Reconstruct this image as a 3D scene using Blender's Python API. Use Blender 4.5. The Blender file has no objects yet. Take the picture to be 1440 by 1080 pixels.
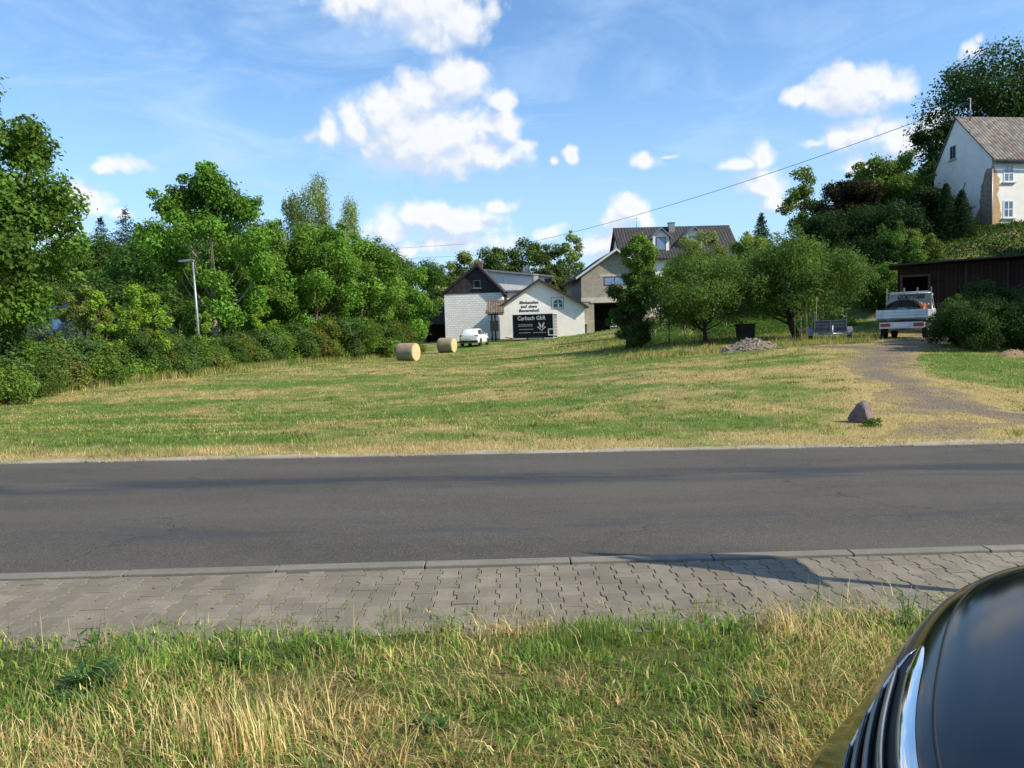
import bpy, math, random
import numpy as np
from mathutils import Vector, Matrix

SC = bpy.context.scene
COL = SC.collection
rad = math.radians
# ------------------------------------------------------------------ camera
CAM_H = 1.6
F = 1080.0                      # focal length in pixels of the 1440 wide photograph
PITCH, ROLL = math.atan(70 / F), -0.030
cd = bpy.data.cameras.new('camera')
cam = bpy.data.objects.new('camera', cd)
COL.objects.link(cam)
cam.location = (0, 0, CAM_H)
CM = Matrix.Rotation(math.pi / 2 - PITCH, 3, 'X') @ Matrix.Rotation(ROLL, 3, 'Z')
cam.rotation_euler = CM.to_euler()
cd.sensor_width = 36.0
cd.lens = 36.0 * F / 1440.0
cd.clip_start, cd.clip_end = 0.05, 3000
SC.camera = cam
RV, UV_, FV = [CM @ Vector(v) for v in ((1, 0, 0), (0, 1, 0), (0, 0, -1))]

# ------------------------------------------------------------------ light
SUN_EL = rad(37)
SUN_H = Vector((0.935, -0.355)).normalized()           # horizontal direction towards the sun
sun_dir = Vector((SUN_H.x * math.cos(SUN_EL), SUN_H.y * math.cos(SUN_EL), math.sin(SUN_EL)))
ld = bpy.data.lights.new('sun', 'SUN')
ld.energy = 5.0
ld.angle = rad(0.55)
ld.color = (1.0, 0.90, 0.72)
sun = bpy.data.objects.new('sun', ld)
COL.objects.link(sun)
sun.rotation_euler = sun_dir.to_track_quat('Z', 'Y').to_euler()

SC.view_settings.view_transform = 'Standard'
SC.view_settings.look = 'None'
SC.view_settings.exposure = 0.50
SC.view_settings.gamma = 1.0
SC.render.engine = 'CYCLES'
SC.cycles.use_denoising = True
SC.cycles.max_bounces = 8
SC.cycles.transparent_max_bounces = 8
SC.cycles.caustics_reflective = False
SC.cycles.caustics_refractive = False

# ------------------------------------------------------------------ node helpers
class NT:
    def __init__(s, tree):
        s.t = tree; s.n = tree.nodes; s.l = tree.links
    def node(s, kind, **kw):
        n = s.n.new(kind)
        for k, v in kw.items(): setattr(n, k, v)
        return n
    def link(s, a, b): s.l.new(a, b)
    def put(s, sock, v):
        if isinstance(v, bpy.types.NodeSocket): s.link(v, sock)
        elif v is not None: sock.default_value = v
    def m(s, op, a, b=None, c=None, clamp=False):
        n = s.node('ShaderNodeMath', operation=op); n.use_clamp = clamp
        s.put(n.inputs[0], a)
        if b is not None: s.put(n.inputs[1], b)
        if c is not None: s.put(n.inputs[2], c)
        return n.outputs[0]
    def ss(s, v, a, b, x=0.0, y=1.0, smooth=True):
        n = s.node('ShaderNodeMapRange')
        n.interpolation_type = 'SMOOTHSTEP' if smooth else 'LINEAR'
        s.put(n.inputs[0], v)
        for i, q in enumerate((a, b, x, y)): s.put(n.inputs[i + 1], q)
        return n.outputs[0]
    def mix(s, f, a, b, mode='MIX'):
        n = s.node('ShaderNodeMix', data_type='RGBA', blend_type=mode)
        n.clamp_factor = True
        s.put(n.inputs[0], f)
        for i, q in ((6, a), (7, b)):
            if not isinstance(q, bpy.types.NodeSocket): q = tuple(q) + ((1,) if len(q) == 3 else ())
            s.put(n.inputs[i], q)
        return n.outputs[2]
    def noise(s, vec, scale, detail=4, rough=0.55, dist=0.0, out=0):
        n = s.node('ShaderNodeTexNoise')
        n.inputs['Scale'].default_value = scale; n.inputs['Detail'].default_value = detail
        n.inputs['Roughness'].default_value = rough; n.inputs['Distortion'].default_value = dist
        if vec is not None: s.link(vec, n.inputs['Vector'])
        return n.outputs[out]
    def vscale(s, vec, v):
        n = s.node('ShaderNodeVectorMath', operation='MULTIPLY')
        s.link(vec, n.inputs[0]); n.inputs[1].default_value = v
        return n.outputs[0]

# ------------------------------------------------------------------ sky with clouds
def az_el(px, py):
    d = RV * (px - 720) - UV_ * (py - 540) + FV * F
    return math.atan2(d.x, d.y), math.atan2(d.z, math.hypot(d.x, d.y))

world = bpy.data.worlds.new('World'); SC.world = world
world.use_nodes = True
W = NT(world.node_tree); W.n.clear()
SKY_S = 0.15
sky = W.node('ShaderNodeTexSky', sky_type='NISHITA')
sky.sun_disc = False
sky.sun_elevation = SUN_EL
sky.sun_rotation = math.atan2(SUN_H.x, SUN_H.y)
sky.air_density = 1.0; sky.dust_density = 0.6; sky.ozone_density = 1.6; sky.altitude = 200

# cloud puffs: (px, py, half width, half height, weight) -> directions in the sky
PUFFS = [
 (600, 5, 105, 62, 1.0), (655, 25, 42, 38, 1.0), (520, -5, 90, 48, .8),
 (640, 112, 62, 46, 1.0), (600, 135, 60, 50, 1), (545, 160, 60, 42, 1), (590, 195, 120, 52, 1.15), (500, 178, 40, 40, 1), (458, 184, 28, 36, .95),
 (700, 180, 48, 32, .9), (735, 205, 28, 20, .62), (640, 225, 130, 34, .9), (705, 150, 30, 28, .8),
 (1190, 132, 75, 38, 1.05), (1120, 140, 34, 22, .85), (1255, 120, 46, 28, .9), (1200, 190, 70, 26, .95), (1270, 190, 90, 46, .95), (1150, 205, 45, 14, .6), (1230, 235, 90, 32, .6),
 (1068, 225, 26, 24, 1.0), (1040, 234, 42, 14, .8), (1075, 258, 50, 34, .85), (1085, 290, 60, 20, .6),
 (905, 222, 36, 16, .85), (800, 218, 17, 17, .85), (775, 226, 14, 12, .5), (940, 214, 26, 6, .5),
 (590, 312, 74, 34, .92), (660, 318, 80, 36, .90), (545, 325, 50, 34, .78), (700, 290, 44, 18, .68), (640, 345, 130, 34, .72),
 (880, 295, 36, 30, 1.05), (862, 315, 34, 34, .85), (905, 310, 22, 26, .8), (775, 330, 34, 20, .8), (850, 345, 80, 28, .75),
 (115, 285, 50, 32, .84), (90, 310, 46, 30, .8), (160, 300, 30, 14, .6), (175, 232, 50, 24, .52), (140, 242, 34, 16, .5), (60, 330, 60, 30, .5),
 (1380, 72, 26, 18, .62), (1362, 105, 16, 12, .4), (1390, 60, 14, 12, .5),
 (-250, 120, 120, 60, 1), (-420, 220, 140, 60, 1), (1700, 80, 120, 60, 1), (1650, 250, 120, 50, .9), (300, -220, 160, 60, 1), (900, -260, 200, 70, 1), (1500, -300, 220, 90, 1)]
rngc = random.Random(4)
AE = []
for px, py, hw, hh, w in PUFFS:
    a, e = az_el(px, py)
    AE.append((a, e, hw / F * 1.0 * (math.cos(a) ** 1.5), hh / F * 1.0 * math.cos(a), w))
for k in range(16):                                   # clouds outside the photograph, for the reflections
    a = rngc.uniform(0.9, 5.4); e = rngc.uniform(0.1, 0.9)
    AE.append((a if a < math.pi else a - 2 * math.pi, e, rngc.uniform(.12, .3), rngc.uniform(.05, .12), rngc.uniform(.7, 1)))

grp = bpy.data.node_groups.new('cloud_density', 'ShaderNodeTree')
grp.interface.new_socket('P', in_out='INPUT', socket_type='NodeSocketVector')
grp.interface.new_socket('D', in_out='OUTPUT', socket_type='NodeSocketFloat')
G = NT(grp)
gi = G.node('NodeGroupInput'); go = G.node('NodeGroupOutput')
nz = G.node('ShaderNodeTexNoise'); nz.inputs['Scale'].default_value = 9; nz.inputs['Detail'].default_value = 3
G.link(gi.outputs[0], nz.inputs['Vector'])
warp = G.node('ShaderNodeVectorMath', operation='MULTIPLY_ADD')
sub = G.node('ShaderNodeVectorMath', operation='SUBTRACT'); G.link(nz.outputs['Color'], sub.inputs[0]); sub.inputs[1].default_value = (.5, .5, .5)
G.link(sub.outputs[0], warp.inputs[0]); warp.inputs[1].default_value = (.05, .035, 0); G.link(gi.outputs[0], warp.inputs[2])
acc = None
for a, e, ra, re, w in AE:
    v = G.node('ShaderNodeVectorMath', operation='SUBTRACT'); G.link(warp.outputs[0], v.inputs[0]); v.inputs[1].default_value = (a, e, 0)
    v2 = G.node('ShaderNodeVectorMath', operation='MULTIPLY'); G.link(v.outputs[0], v2.inputs[0]); v2.inputs[1].default_value = (1 / ra, 1 / re, 0)
    ln = G.node('ShaderNodeVectorMath', operation='LENGTH'); G.link(v2.outputs[0], ln.inputs[0])
    q = G.m('MULTIPLY_ADD', ln.outputs['Value'], -1.75, w * 1.15 + 1.0)
    acc = q if acc is None else G.m('SMOOTH_MAX', acc, q, 0.15)
n1 = G.noise(gi.outputs[0], 16, 9, 0.60)
n2 = G.noise(gi.outputs[0], 55, 5, 0.62)
# vorosoft billows
vor = G.node('ShaderNodeTexVoronoi', feature='SMOOTH_F1'); vor.inputs['Scale'].default_value = 34; vor.inputs['Detail'].default_value = 2.0
vor.inputs['Smoothness'].default_value = 0.45
G.link(warp.outputs[0], vor.inputs['Vector'])
d = G.m('ADD', acc, G.m('MULTIPLY', G.m('SUBTRACT', n1, .5), 2.0))
d = G.m('ADD', d, G.m('MULTIPLY', G.m('SUBTRACT', n2, .5), .55))
d = G.m('ADD', d, G.m('MULTIPLY', G.m('SUBTRACT', .42, vor.outputs['Distance']), 0.9))
G.link(d, go.inputs[0])

tc = W.node('ShaderNodeTexCoord')
sep = W.node('ShaderNodeSeparateXYZ'); W.link(tc.outputs['Generated'], sep.inputs[0])
az = W.m('ARCTAN2', sep.outputs[0], sep.outputs[1])
hyp = W.m('SQRT', W.m('ADD', W.m('MULTIPLY', sep.outputs[0], sep.outputs[0]), W.m('MULTIPLY', sep.outputs[1], sep.outputs[1])))
el = W.m('ARCTAN2', sep.outputs[2], hyp)
def comb(x, y, z=0.0):
    n = W.node('ShaderNodeCombineXYZ'); W.put(n.inputs[0], x); W.put(n.inputs[1], y); W.put(n.inputs[2], z); return n.outputs[0]
P0 = comb(az, el)
P1 = comb(W.m('ADD', az, 0.012), W.m('ADD', el, 0.020))
def dens(P):
    g = W.node('ShaderNodeGroup'); g.node_tree = grp; W.link(P, g.inputs[0]); return g.outputs[0]
D0, D1 = dens(P0), dens(P1)
alpha = W.ss(D0, -0.10, 1.05)
lit = W.ss(W.m('SUBTRACT', D0, D1), -0.62, 0.50)
thick = W.ss(D0, 0.55, 1.8)
ccol = W.mix(lit, (.45, .53, .67), (.72, .72, .72))
ccol = W.mix(W.m('MULTIPLY', thick, W.m('SUBTRACT', 1, W.m('MULTIPLY', lit, .8))), ccol, (.47, .54, .65))
# thin veil: stretched noise, stronger low and to the left
vz = comb(W.m('MULTIPLY', az, 3.0), W.m('MULTIPLY', el, 9.0))
veil = W.ss(W.noise(vz, 1.6, 7, .60, .8), .34, .78)
vfac = W.m('MULTIPLY', veil, W.m('MULTIPLY', W.ss(el, .62, .05, .50, .95), W.ss(az, .5, -.2, .55, 1.0)))
lowhaze = W.ss(el, 0.38, -0.02, 0.0, 0.72)
ex = W.node('ShaderNodeVectorMath', operation='SCALE'); W.link(sky.outputs[0], ex.inputs[0]); ex.inputs['Scale'].default_value = SKY_S
hs = W.node('ShaderNodeHueSaturation'); hs.inputs['Saturation'].default_value = 1.0; hs.inputs['Value'].default_value = 1.0
W.link(ex.outputs[0], hs.inputs['Color'])
skyc = W.mix(1.0, hs.outputs[0], (.70, .90, 1.05), 'MULTIPLY')
base = W.mix(W.m('MAXIMUM', vfac, lowhaze), skyc, (.40, .56, .78))
fin = W.mix(W.m('MULTIPLY', alpha, .95), base, ccol)
# below the horizon only dull ground colour
fin = W.mix(W.ss(el, -0.01, -0.06), fin, (.10, .11, .07))
bg = W.node('ShaderNodeBackground'); W.link(fin, bg.inputs[0]); bg.inputs[1].default_value = 1.0
wo = W.node('ShaderNodeOutputWorld'); W.link(bg.outputs[0], wo.inputs[0])
world.cycles.sampling_method = 'NONE'

# ------------------------------------------------------------------ scene graph helpers
def tag(o, label=None, cat=None, group=None, kind=None):
    for k, v in (('label', label), ('category', cat), ('group', group), ('kind', kind)):
        if v: o[k] = v
    return o
def empty(name, loc, rz=0.0, label=None, cat=None, group=None):
    o = bpy.data.objects.new(name, None); COL.objects.link(o)
    o.location = loc; o.rotation_euler = (0, 0, rz); o.empty_display_size = .2
    return tag(o, label, cat, group)
def link_mesh(name, me, mat, parent=None):
    o = bpy.data.objects.new(name, me); COL.objects.link(o)
    for m_ in (mat if isinstance(mat, (list, tuple)) else [mat]): me.materials.append(m_)
    if parent is not None: o.parent = parent
    return o
def np_mesh(name, V, Fc, attrs=None, smooth=False):
    """V (n,3), Fc (m,k) all faces k-gons"""
    me = bpy.data.meshes.new(name)
    n, (m_, k) = len(V), Fc.shape
    me.vertices.add(n); me.vertices.foreach_set('co', np.ascontiguousarray(V, np.float32).ravel())
    me.loops.add(m_ * k); me.loops.foreach_set('vertex_index', np.ascontiguousarray(Fc, np.int32).ravel())
    me.polygons.add(m_); me.polygons.foreach_set('loop_start', np.arange(0, m_ * k, k, dtype=np.int32))
    me.polygons.foreach_set('use_smooth', np.full(m_, smooth))
    me.update(calc_edges=True)
    for nm, arr in (attrs or {}).items():
        if arr.ndim == 1:
            at = me.attributes.new(nm, 'FLOAT', 'POINT'); at.data.foreach_set('value', arr.astype(np.float32))
        else:
            at = me.attributes.new(nm, 'FLOAT_COLOR', 'POINT')
            c = np.ones((len(arr), 4), np.float32); c[:, :3] = arr; at.data.foreach_set('color', c.ravel())
    return me

class MB:
    def __init__(s): s.v = []; s.f = []; s.s = []; s.mi = []; s.cur = 0
    def add(s, vs, fs, smooth=False):
        b = len(s.v); s.v += [tuple(p) for p in vs]
        for f in fs: s.f.append([b + i for i in f]); s.s.append(smooth); s.mi.append(s.cur)
        return s
    def box(s, x0, x1, y0, y1, z0, z1, M=None):
        vs = [(x, y, z) for z in (z0, z1) for y in (y0, y1) for x in (x0, x1)]
        if M is not None: vs = [M @ Vector(p) for p in vs]
        return s.add(vs, [(0, 2, 3, 1), (4, 5, 7, 6), (0, 1, 5, 4), (2, 6, 7, 3), (0, 4, 6, 2), (1, 3, 7, 5)])
    def prism(s, pts, a, b, axis='y', M=None):
        """polygon pts extruded from a to b along axis"""
        def mk(p, t):
            q = {'y': (p[0], t, p[1]), 'x': (t, p[0], p[1]), 'z': (p[0], p[1], t)}[axis]
            return M @ Vector(q) if M is not None else q
        n = len(pts)
        vs = [mk(p, a) for p in pts] + [mk(p, b) for p in pts]
        fs = [tuple(range(n)), tuple(range(2 * n - 1, n - 1, -1))] + [(i, n + i, n + (i + 1) % n, (i + 1) % n) for i in range(n)]
        return s.add(vs, fs)
    def tube(s, pts, r, n=8, cap=True):
        pts = [Vector(p) for p in pts]
        rs = list(r) if isinstance(r, (list, tuple)) else [r] * len(pts)
        rings = []; up = None
        for i, p in enumerate(pts):
            d = (pts[min(i + 1, len(pts) - 1)] - pts[max(i - 1, 0)]).normalized()
            if up is None: up = Vector((0, 0, 1)) if abs(d.z) < .9 else Vector((1, 0, 0))
            a = d.cross(up).normalized(); b_ = a.cross(d).normalized(); up = b_
            rings.append([p + a * math.cos(t) * rs[i] + b_ * math.sin(t) * rs[i] for t in [2 * math.pi * k / n for k in range(n)]])
        b = len(s.v)
        vs = [q for rg in rings for q in rg]
        fs = [(i * n + k, i * n + (k + 1) % n, (i + 1) * n + (k + 1) % n, (i + 1) * n + k) for i in range(len(pts) - 1) for k in range(n)]
        s.add(vs, fs, True)
        if cap: s.f += [[b + k for k in range(n - 1, -1, -1)], [b + (len(pts) - 1) * n + k for k in range(n)]]; s.s += [False] * 2; s.mi += [s.cur] * 2
        return s
    def cyl(s, c, r, h, axis='z', n=24, r2=None):
        c = Vector(c); ax = {'x': Vector((1, 0, 0)), 'y': Vector((0, 1, 0)), 'z': Vector((0, 0, 1))}[axis]
        return s.tube([c, c + ax * h], [r, r if r2 is None else r2], n)
    def loft(s, rings, closed=True, smooth=True, cap0=False, cap1=False):
        n = len(rings[0]); vs = [q for rg in rings for q in rg]
        K = n if closed else n - 1
        fs = [(i * n + k, i * n + (k + 1) % n, (i + 1) * n + (k + 1) % n, (i + 1) * n + k) for i in range(len(rings) - 1) for k in range(K)]
        if cap0: fs.append(tuple(range(n - 1, -1, -1)))
        if cap1: fs.append(tuple((len(rings) - 1) * n + k for k in range(n)))
        return s.add(vs, fs, smooth)
    def build(s, name, mat, parent=None, bevel=0.0, normals=True):
        me = bpy.data.meshes.new(name)
        me.from_pydata(s.v, [], s.f)
        me.polygons.foreach_set('use_smooth', s.s)
        me.update()
        o = link_mesh(name, me, mat, parent)
        if isinstance(mat, (list, tuple)): me.polygons.foreach_set('material_index', s.mi)
        if normals:
            import bmesh
            bm = bmesh.new(); bm.from_mesh(me); bmesh.ops.recalc_face_normals(bm, faces=bm.faces); bm.to_mesh(me); bm.free()
        if bevel > 0:
            md = o.modifiers.new('bevel', 'BEVEL'); md.width = bevel; md.segments = 2; md.limit_method = 'ANGLE'; md.angle_limit = rad(40)
        return o
def fit_lettering(text, size, width, *a, **k):
    o = lettering(text, size, *a, **k)
    xs = [v.co.x for v in o.data.vertices]; o.scale = (width / (max(xs) - min(xs)), 1, 1)
    return o
def copy_tree(o, parent=None):
    c = o.copy(); COL.objects.link(c)
    if parent is not None: c.parent = parent; c.matrix_parent_inverse = o.matrix_parent_inverse
    for ch in list(o.children): copy_tree(ch, c)
    return c

def lettering(text, size, mat, parent, loc, rot=(math.pi / 2, 0, 0), bold=0.0, name='lettering', depth=.01, align='LEFT', shear=0.0, xs=1.0, spacing=1.0):
    cu = bpy.data.curves.new(name, 'FONT'); cu.body = text; cu.size = size; cu.extrude = depth; cu.offset = bold
    cu.align_x = align; cu.shear = shear; cu.space_character = spacing; cu.resolution_u = 3
    tmp = bpy.data.objects.new('tmp', cu)
    COL.objects.link(tmp)
    dg = bpy.context.evaluated_depsgraph_get()
    me = bpy.data.meshes.new_from_object(tmp.evaluated_get(dg))
    bpy.data.objects.remove(tmp); bpy.data.curves.remove(cu)
    me.materials.clear(); me.name = name
    o = link_mesh(name, me, mat, parent); o.location = loc; o.rotation_euler = rot; o.scale = (xs, 1, 1)
    return o

# ------------------------------------------------------------------ pixel -> place at a measured distance
def X_at(px, d, zr, py=None):
    """world x of the column px at depth d (metres) and height zr relative to the eye"""
    k = (px - 720) / F
    return (k * (d * FV.y + zr * FV.z) - d * RV.y - zr * RV.z) / (RV.x - k * FV.x)
def Z_at(px, py, d):
    """height relative to the eye of the pixel at depth d"""
    r = RV * (px - 720) - UV_ * (py - 540) + FV * F
    return r.z * d / r.y, r.x * d / r.y       # zr, x
# ------------------------------------------------------------------ terrain
def road_plane(X):
    return -0.019 * np.clip(X, -70, 70)
CTRL = []
for px, py, d in [(0,565,26),(-200,590,26),(-500,600,28),(100,545,30),(200,534,34),(300,525,40),(400,512,48),(500,502,58),(577,511,54),(630,497,65),
                  (668,486,72),(610,490,74),(720,480,78),(702,479,80),(762,476,79),(822,470,82),(850,467,85),(888,492,43),(1002,482,41),(1115,472,42),(1060,491,34),
                  (1168,484,36),(1270,474,33),(1240,497,27),(1380,500,26),(1440,500,26),(1650,500,28),(720,520,36),(900,510,33),(720,560,21),(400,560,25),
                  (1000,530,22),(1250,540,19),(1440,540,19),(200,590,20),(1300,455,44),(1500,452,44),(1080,462,50),(960,466,52),(1160,455,50),
                  (560,486,90),(640,476,95),(760,470,100),(870,464,95)]:
    zr, x = Z_at(px, py, d); CTRL.append((x, d, zr + CAM_H))
for x, y, z in [(25, 52, 5.3), (30, 52, 6.4), (37, 55, 7.9), (50, 60, 9.5), (34, 60, 8.6), (45, 68, 9.5), (22, 62, 4.2), (25, 70, 6.0), (30, 85, 8.5), (15, 70, 2.2), (20, 95, 3.6),
                (60, 45, 5.5), (60, 30, 1.6), (60, 20, -.4), (-25, 40, -1.6), (-35, 60, -2.4), (-50, 90, -1.0), (-30, 90, -1.6), (-18, 110, 1.0), (0, 120, 1.6), (10, 130, 2), (-60, 30, -1.5), (-60, 130, 4.0),
                (-30, 140, 3), (30, 130, 7), (60, 100, 11), (80, 60, 11), (70, 130, 12), (0, 150, 3), (-90, 90, 2.5), (-90, 30, -1)]:
    CTRL.append((x, y, z))
for x in (-60, -40, -25, -12, 0, 12, 25, 40, 60):
    for y in (11, 14):
        CTRL.append((x, y, -.019 * x + (0 if y == 11 else -.05)))
C = np.array(CTRL)
def _k(r2): return np.where(r2 > 0, r2 * np.log(r2 + 1e-12), 0) * .5
_n = len(C); _K = _k(((C[:, None, :2] - C[None, :, :2]) ** 2).sum(-1)) + np.eye(_n) * 25.0
_P = np.c_[np.ones(_n), C[:, :2]]
_A = np.block([[_K, _P], [_P.T, np.zeros((3, 3))]])
_w = np.linalg.solve(_A, np.r_[C[:, 2], np.zeros(3)])
def Hn(X, Y):
    X = np.atleast_1d(np.asarray(X, float)); Y = np.atleast_1d(np.asarray(Y, float))
    Xc = np.clip(X, -95, 85); Yc = np.clip(Y, 8, 150)
    out = np.empty(len(X))
    for s in range(0, len(X), 40000):
        a, b = Xc[s:s + 40000], Yc[s:s + 40000]
        r2 = (a[:, None] - C[None, :, 0]) ** 2 + (b[:, None] - C[None, :, 1]) ** 2
        out[s:s + 40000] = _k(r2) @ _w[:_n] + _w[_n] + _w[_n + 1] * a + _w[_n + 2] * b
    t = np.clip((Y - 11.5 - .057 * Xc) / 6, 0, 1); t = t * t * (3 - 2 * t)
    z = road_plane(X) * (1 - t) + out * t
    v = Y - .057 * X
    # verge in front of the camera rises a little towards the pavement edge
    bump = .03 * np.sin(X * 2.1 + 1) * np.sin(Y * 1.7) + .02 * np.sin(X * 5.3 + Y * 3.1)
    near = np.clip((3.9 - v) / .8, 0, 1)
    z = z + bump * near + .045 * np.clip((4.12 - v) / .12, 0, 1) - .02 * (1 - near) * (v < 10.6)
    # small ground relief in the field
    fld = np.clip((v - 10.9) / 3, 0, 1) * np.clip((160 - Y) / 60, 0, 1)
    z = z + fld * (.035 * np.sin(X * .9 + .5 * Y) * np.sin(Y * .7 - X * .2) + .05 * np.sin(X * .31 + 2) * np.sin(Y * .23))
    # the far land fades to gentle hills
    return z
def H(x, y): return float(Hn([x], [y])[0])
def ground_at(px, d):
    z = 0.0
    for _ in range(4):
        x = X_at(px, d, z - CAM_H); z = H(x, d)
    return Vector((x, d, z))
def spot(px, py, d):
    zr, x = Z_at(px, py, d); return Vector((x, d, zr + CAM_H))

# value noise shared by ground and blades
_rg = np.random.RandomState(11); _NG = _rg.rand(256, 256)
def vnoise(x, y):
    xi = np.floor(x).astype(int); yi = np.floor(y).astype(int); fx = x - xi; fy = y - yi
    fx = fx * fx * (3 - 2 * fx); fy = fy * fy * (3 - 2 * fy)
    g = lambda i, j: _NG[i % 256, j % 256]
    return (g(xi, yi) * (1 - fx) + g(xi + 1, yi) * fx) * (1 - fy) + (g(xi, yi + 1) * (1 - fx) + g(xi + 1, yi + 1) * fx) * fy
def fbm(x, y, o=4):
    s = 0; a = .5
    for k in range(o): s = s + a * vnoise(x * 2 ** k + 17 * k, y * 2 ** k + 31 * k); a *= .5
    return s / (1 - .5 ** o)
def seg_d(X, Y, pts):
    d = np.full(X.shape, 1e9)
    for (x0, y0), (x1, y1) in zip(pts[:-1], pts[1:]):
        L = (x1 - x0) ** 2 + (y1 - y0) ** 2
        t = np.clip(((X - x0) * (x1 - x0) + (Y - y0) * (y1 - y0)) / L, 0, 1)
        d = np.minimum(d, np.hypot(X - x0 - t * (x1 - x0), Y - y0 - t * (y1 - y0)))
    return d
# driveway centre line from measured pixels
def _line(pts): return [(X_at(px, d, h_), d) for px, d, h_ in pts]
_tr = _line([(1620, 12.6, -1.7), (1440, 13.6, -1.6), (1375, 14.6, -1.6), (1310, 16.2, -1.6), (1262, 19, -1.5), (1235, 23, -1.4), (1228, 27, -1.2), (1262, 30, -1.1), (1292, 34, -.9), (1330, 42, -.5)])
_yard = _line([(1250, 29, -1.2), (1160, 31.5, -1.1)])
_spur = _line([(1300, 15.8, -1.6), (1340, 10.6, -1.8)])
def track_mask(X, Y):
    d = seg_d(X, Y, _tr)
    w = np.interp(Y, [12, 16, 20, 25, 30, 45], [1.25, 1.15, 1.3, 1.4, 1.9, 2.4])
    m = 1.0 - d / w
    m2 = 1.0 - seg_d(X, Y, _yard) / 1.2
    m3 = .55 - seg_d(X, Y, _spur) / 2.2
    return np.maximum(np.maximum(m, m2), m3) + (fbm(X * 1.1, Y * 1.1) - .5) * 1.3
def dryness(X, Y):
    v = Y - .057 * X
    d = .39 + (fbm(X * .20 + 3, Y * .30) - .5) * .8 + (fbm(X * .8, Y * 1.0 + 9, 4) - .5) * 1.6
    # green zone on the left middle, dry near the road, dry windrow bands left by the mower
    d = d - .20 * np.exp(-((X + 6) / 9.0) ** 2 - ((v - 17) / 4.5) ** 2)
    d = d + .55 * np.exp(-((v - 10.8) / .8) ** 2)
    d = d + .16 * np.clip(np.sin((Y - .28 * X) * .95 + 1.3 * np.sin(X * .12)), -.2, 1) ** 3 * np.clip((v - 13) / 4, 0, 1)
    d = d + .30 * np.exp(-((X - 9.5) / 4.5) ** 2 - ((v - 15) / 7) ** 2)
    d = d + .18 * np.clip((X - 3) / 8, 0, 1) * np.clip((30 - Y) / 10, 0, 1)
    d = np.where((X > 11.5) & (Y > 18) & (Y < 28), d - .45, d)
    d = d + .38 * np.clip((track_mask(X, Y) + .8), 0, 1) * (v > 10.5)
    d = np.where(Y > 40, d - .08, d)
    # verge
    dv = .36 + (fbm(X * 1.3 + 7, Y * 1.5 + 5) - .5) * 2.3 - .14 * np.clip((v - 3.25) / .5, 0, 1) * np.clip((X + 3) / 1.5, 0, 1) + .22 * np.clip((3.15 - v) / .4, 0, 1)
    return np.clip(np.where(v < 6, dv, d), 0, 1)

def mat_new(name):
    m = bpy.data.materials.new(name); m.use_nodes = True
    t = NT(m.node_tree); b = t.n['Principled BSDF']
    return m, t, b
def simple(name, col, rough=.6, metal=0.0, var=.18, scale=6.0, bump=0.0, bscale=40.0, spec=.5, coat=0.0, detail=5, c2=None):
    m, t, b = mat_new(name)
    tc = t.node('ShaderNodeTexCoord').outputs['Object']
    n = t.noise(tc, scale, detail)
    c2 = c2 or tuple(min(1, x * (1 - var * 1.6)) for x in col)
    t.link(t.mix(t.ss(n, .3, .7), c2, tuple(min(1, x * (1 + var * .5)) for x in col)), b.inputs['Base Color'])
    b.inputs['Roughness'].default_value = rough; b.inputs['Metallic'].default_value = metal
    b.inputs['Specular IOR Level'].default_value = spec
    b.inputs['Coat Weight'].default_value = coat; b.inputs['Coat Roughness'].default_value = .03
    if bump:
        bn = t.node('ShaderNodeBump'); bn.inputs['Strength'].default_value = bump; bn.inputs['Distance'].default_value = .02
        t.link(t.noise(tc, bscale, 6, .6), bn.inputs['Height']); t.link(bn.outputs[0], b.inputs['Normal'])
    return m
def attr(t, name, col=False):
    n = t.node('ShaderNodeAttribute'); n.attribute_name = name
    return n.outputs['Color'] if col else n.outputs['Fac']

GREEN_A, GREEN_B = (.060, .125, .022), (.120, .190, .036)
STRAW_A, STRAW_B = (.36, .27, .105), (.50, .40, .19)
def make_ground_mat():
    m, t, b = mat_new('field_ground')
    pos = t.node('ShaderNodeNewGeometry').outputs['Position']
    dry = attr(t, 'dry')
    n1 = t.noise(pos, 2.3, 6, .65); n2 = t.noise(pos, 14, 6, .7); n3 = t.noise(t.vscale(pos, (1, .55, 1)), 45, 4, .7)
    f = t.m('ADD', dry, t.m('MULTIPLY', t.m('SUBTRACT', n1, .5), .9)); f = t.m('ADD', f, t.m('MULTIPLY', t.m('SUBTRACT', n2, .5), 1.1))
    g = t.mix(n3, GREEN_A, GREEN_B); s = t.mix(n3, (.24, .17, .07), STRAW_B)
    c = t.mix(t.ss(f, .0, 1.05), g, s)
    c = t.mix(t.ss(n3, .42, .28), c, (.07, .055, .025))
    sp = t.node('ShaderNodeSeparateXYZ'); t.link(pos, sp.inputs[0])
    c = t.mix(t.ss(sp.outputs[1], 5.2, 4.4, 0, .6), c, (.075, .060, .028))
    t.link(c, b.inputs['Base Color']); b.inputs['Roughness'].default_value = .95; b.inputs['Specular IOR Level'].default_value = .1
    bn = t.node('ShaderNodeBump'); bn.inputs['Strength'].default_value = .6; bn.inputs['Distance'].default_value = .05
    t.link(t.m('ADD', n2, n3), bn.inputs['Height']); t.link(bn.outputs[0], b.inputs['Normal'])
    return m
M = {}
M['ground'] = make_ground_mat()

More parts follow.
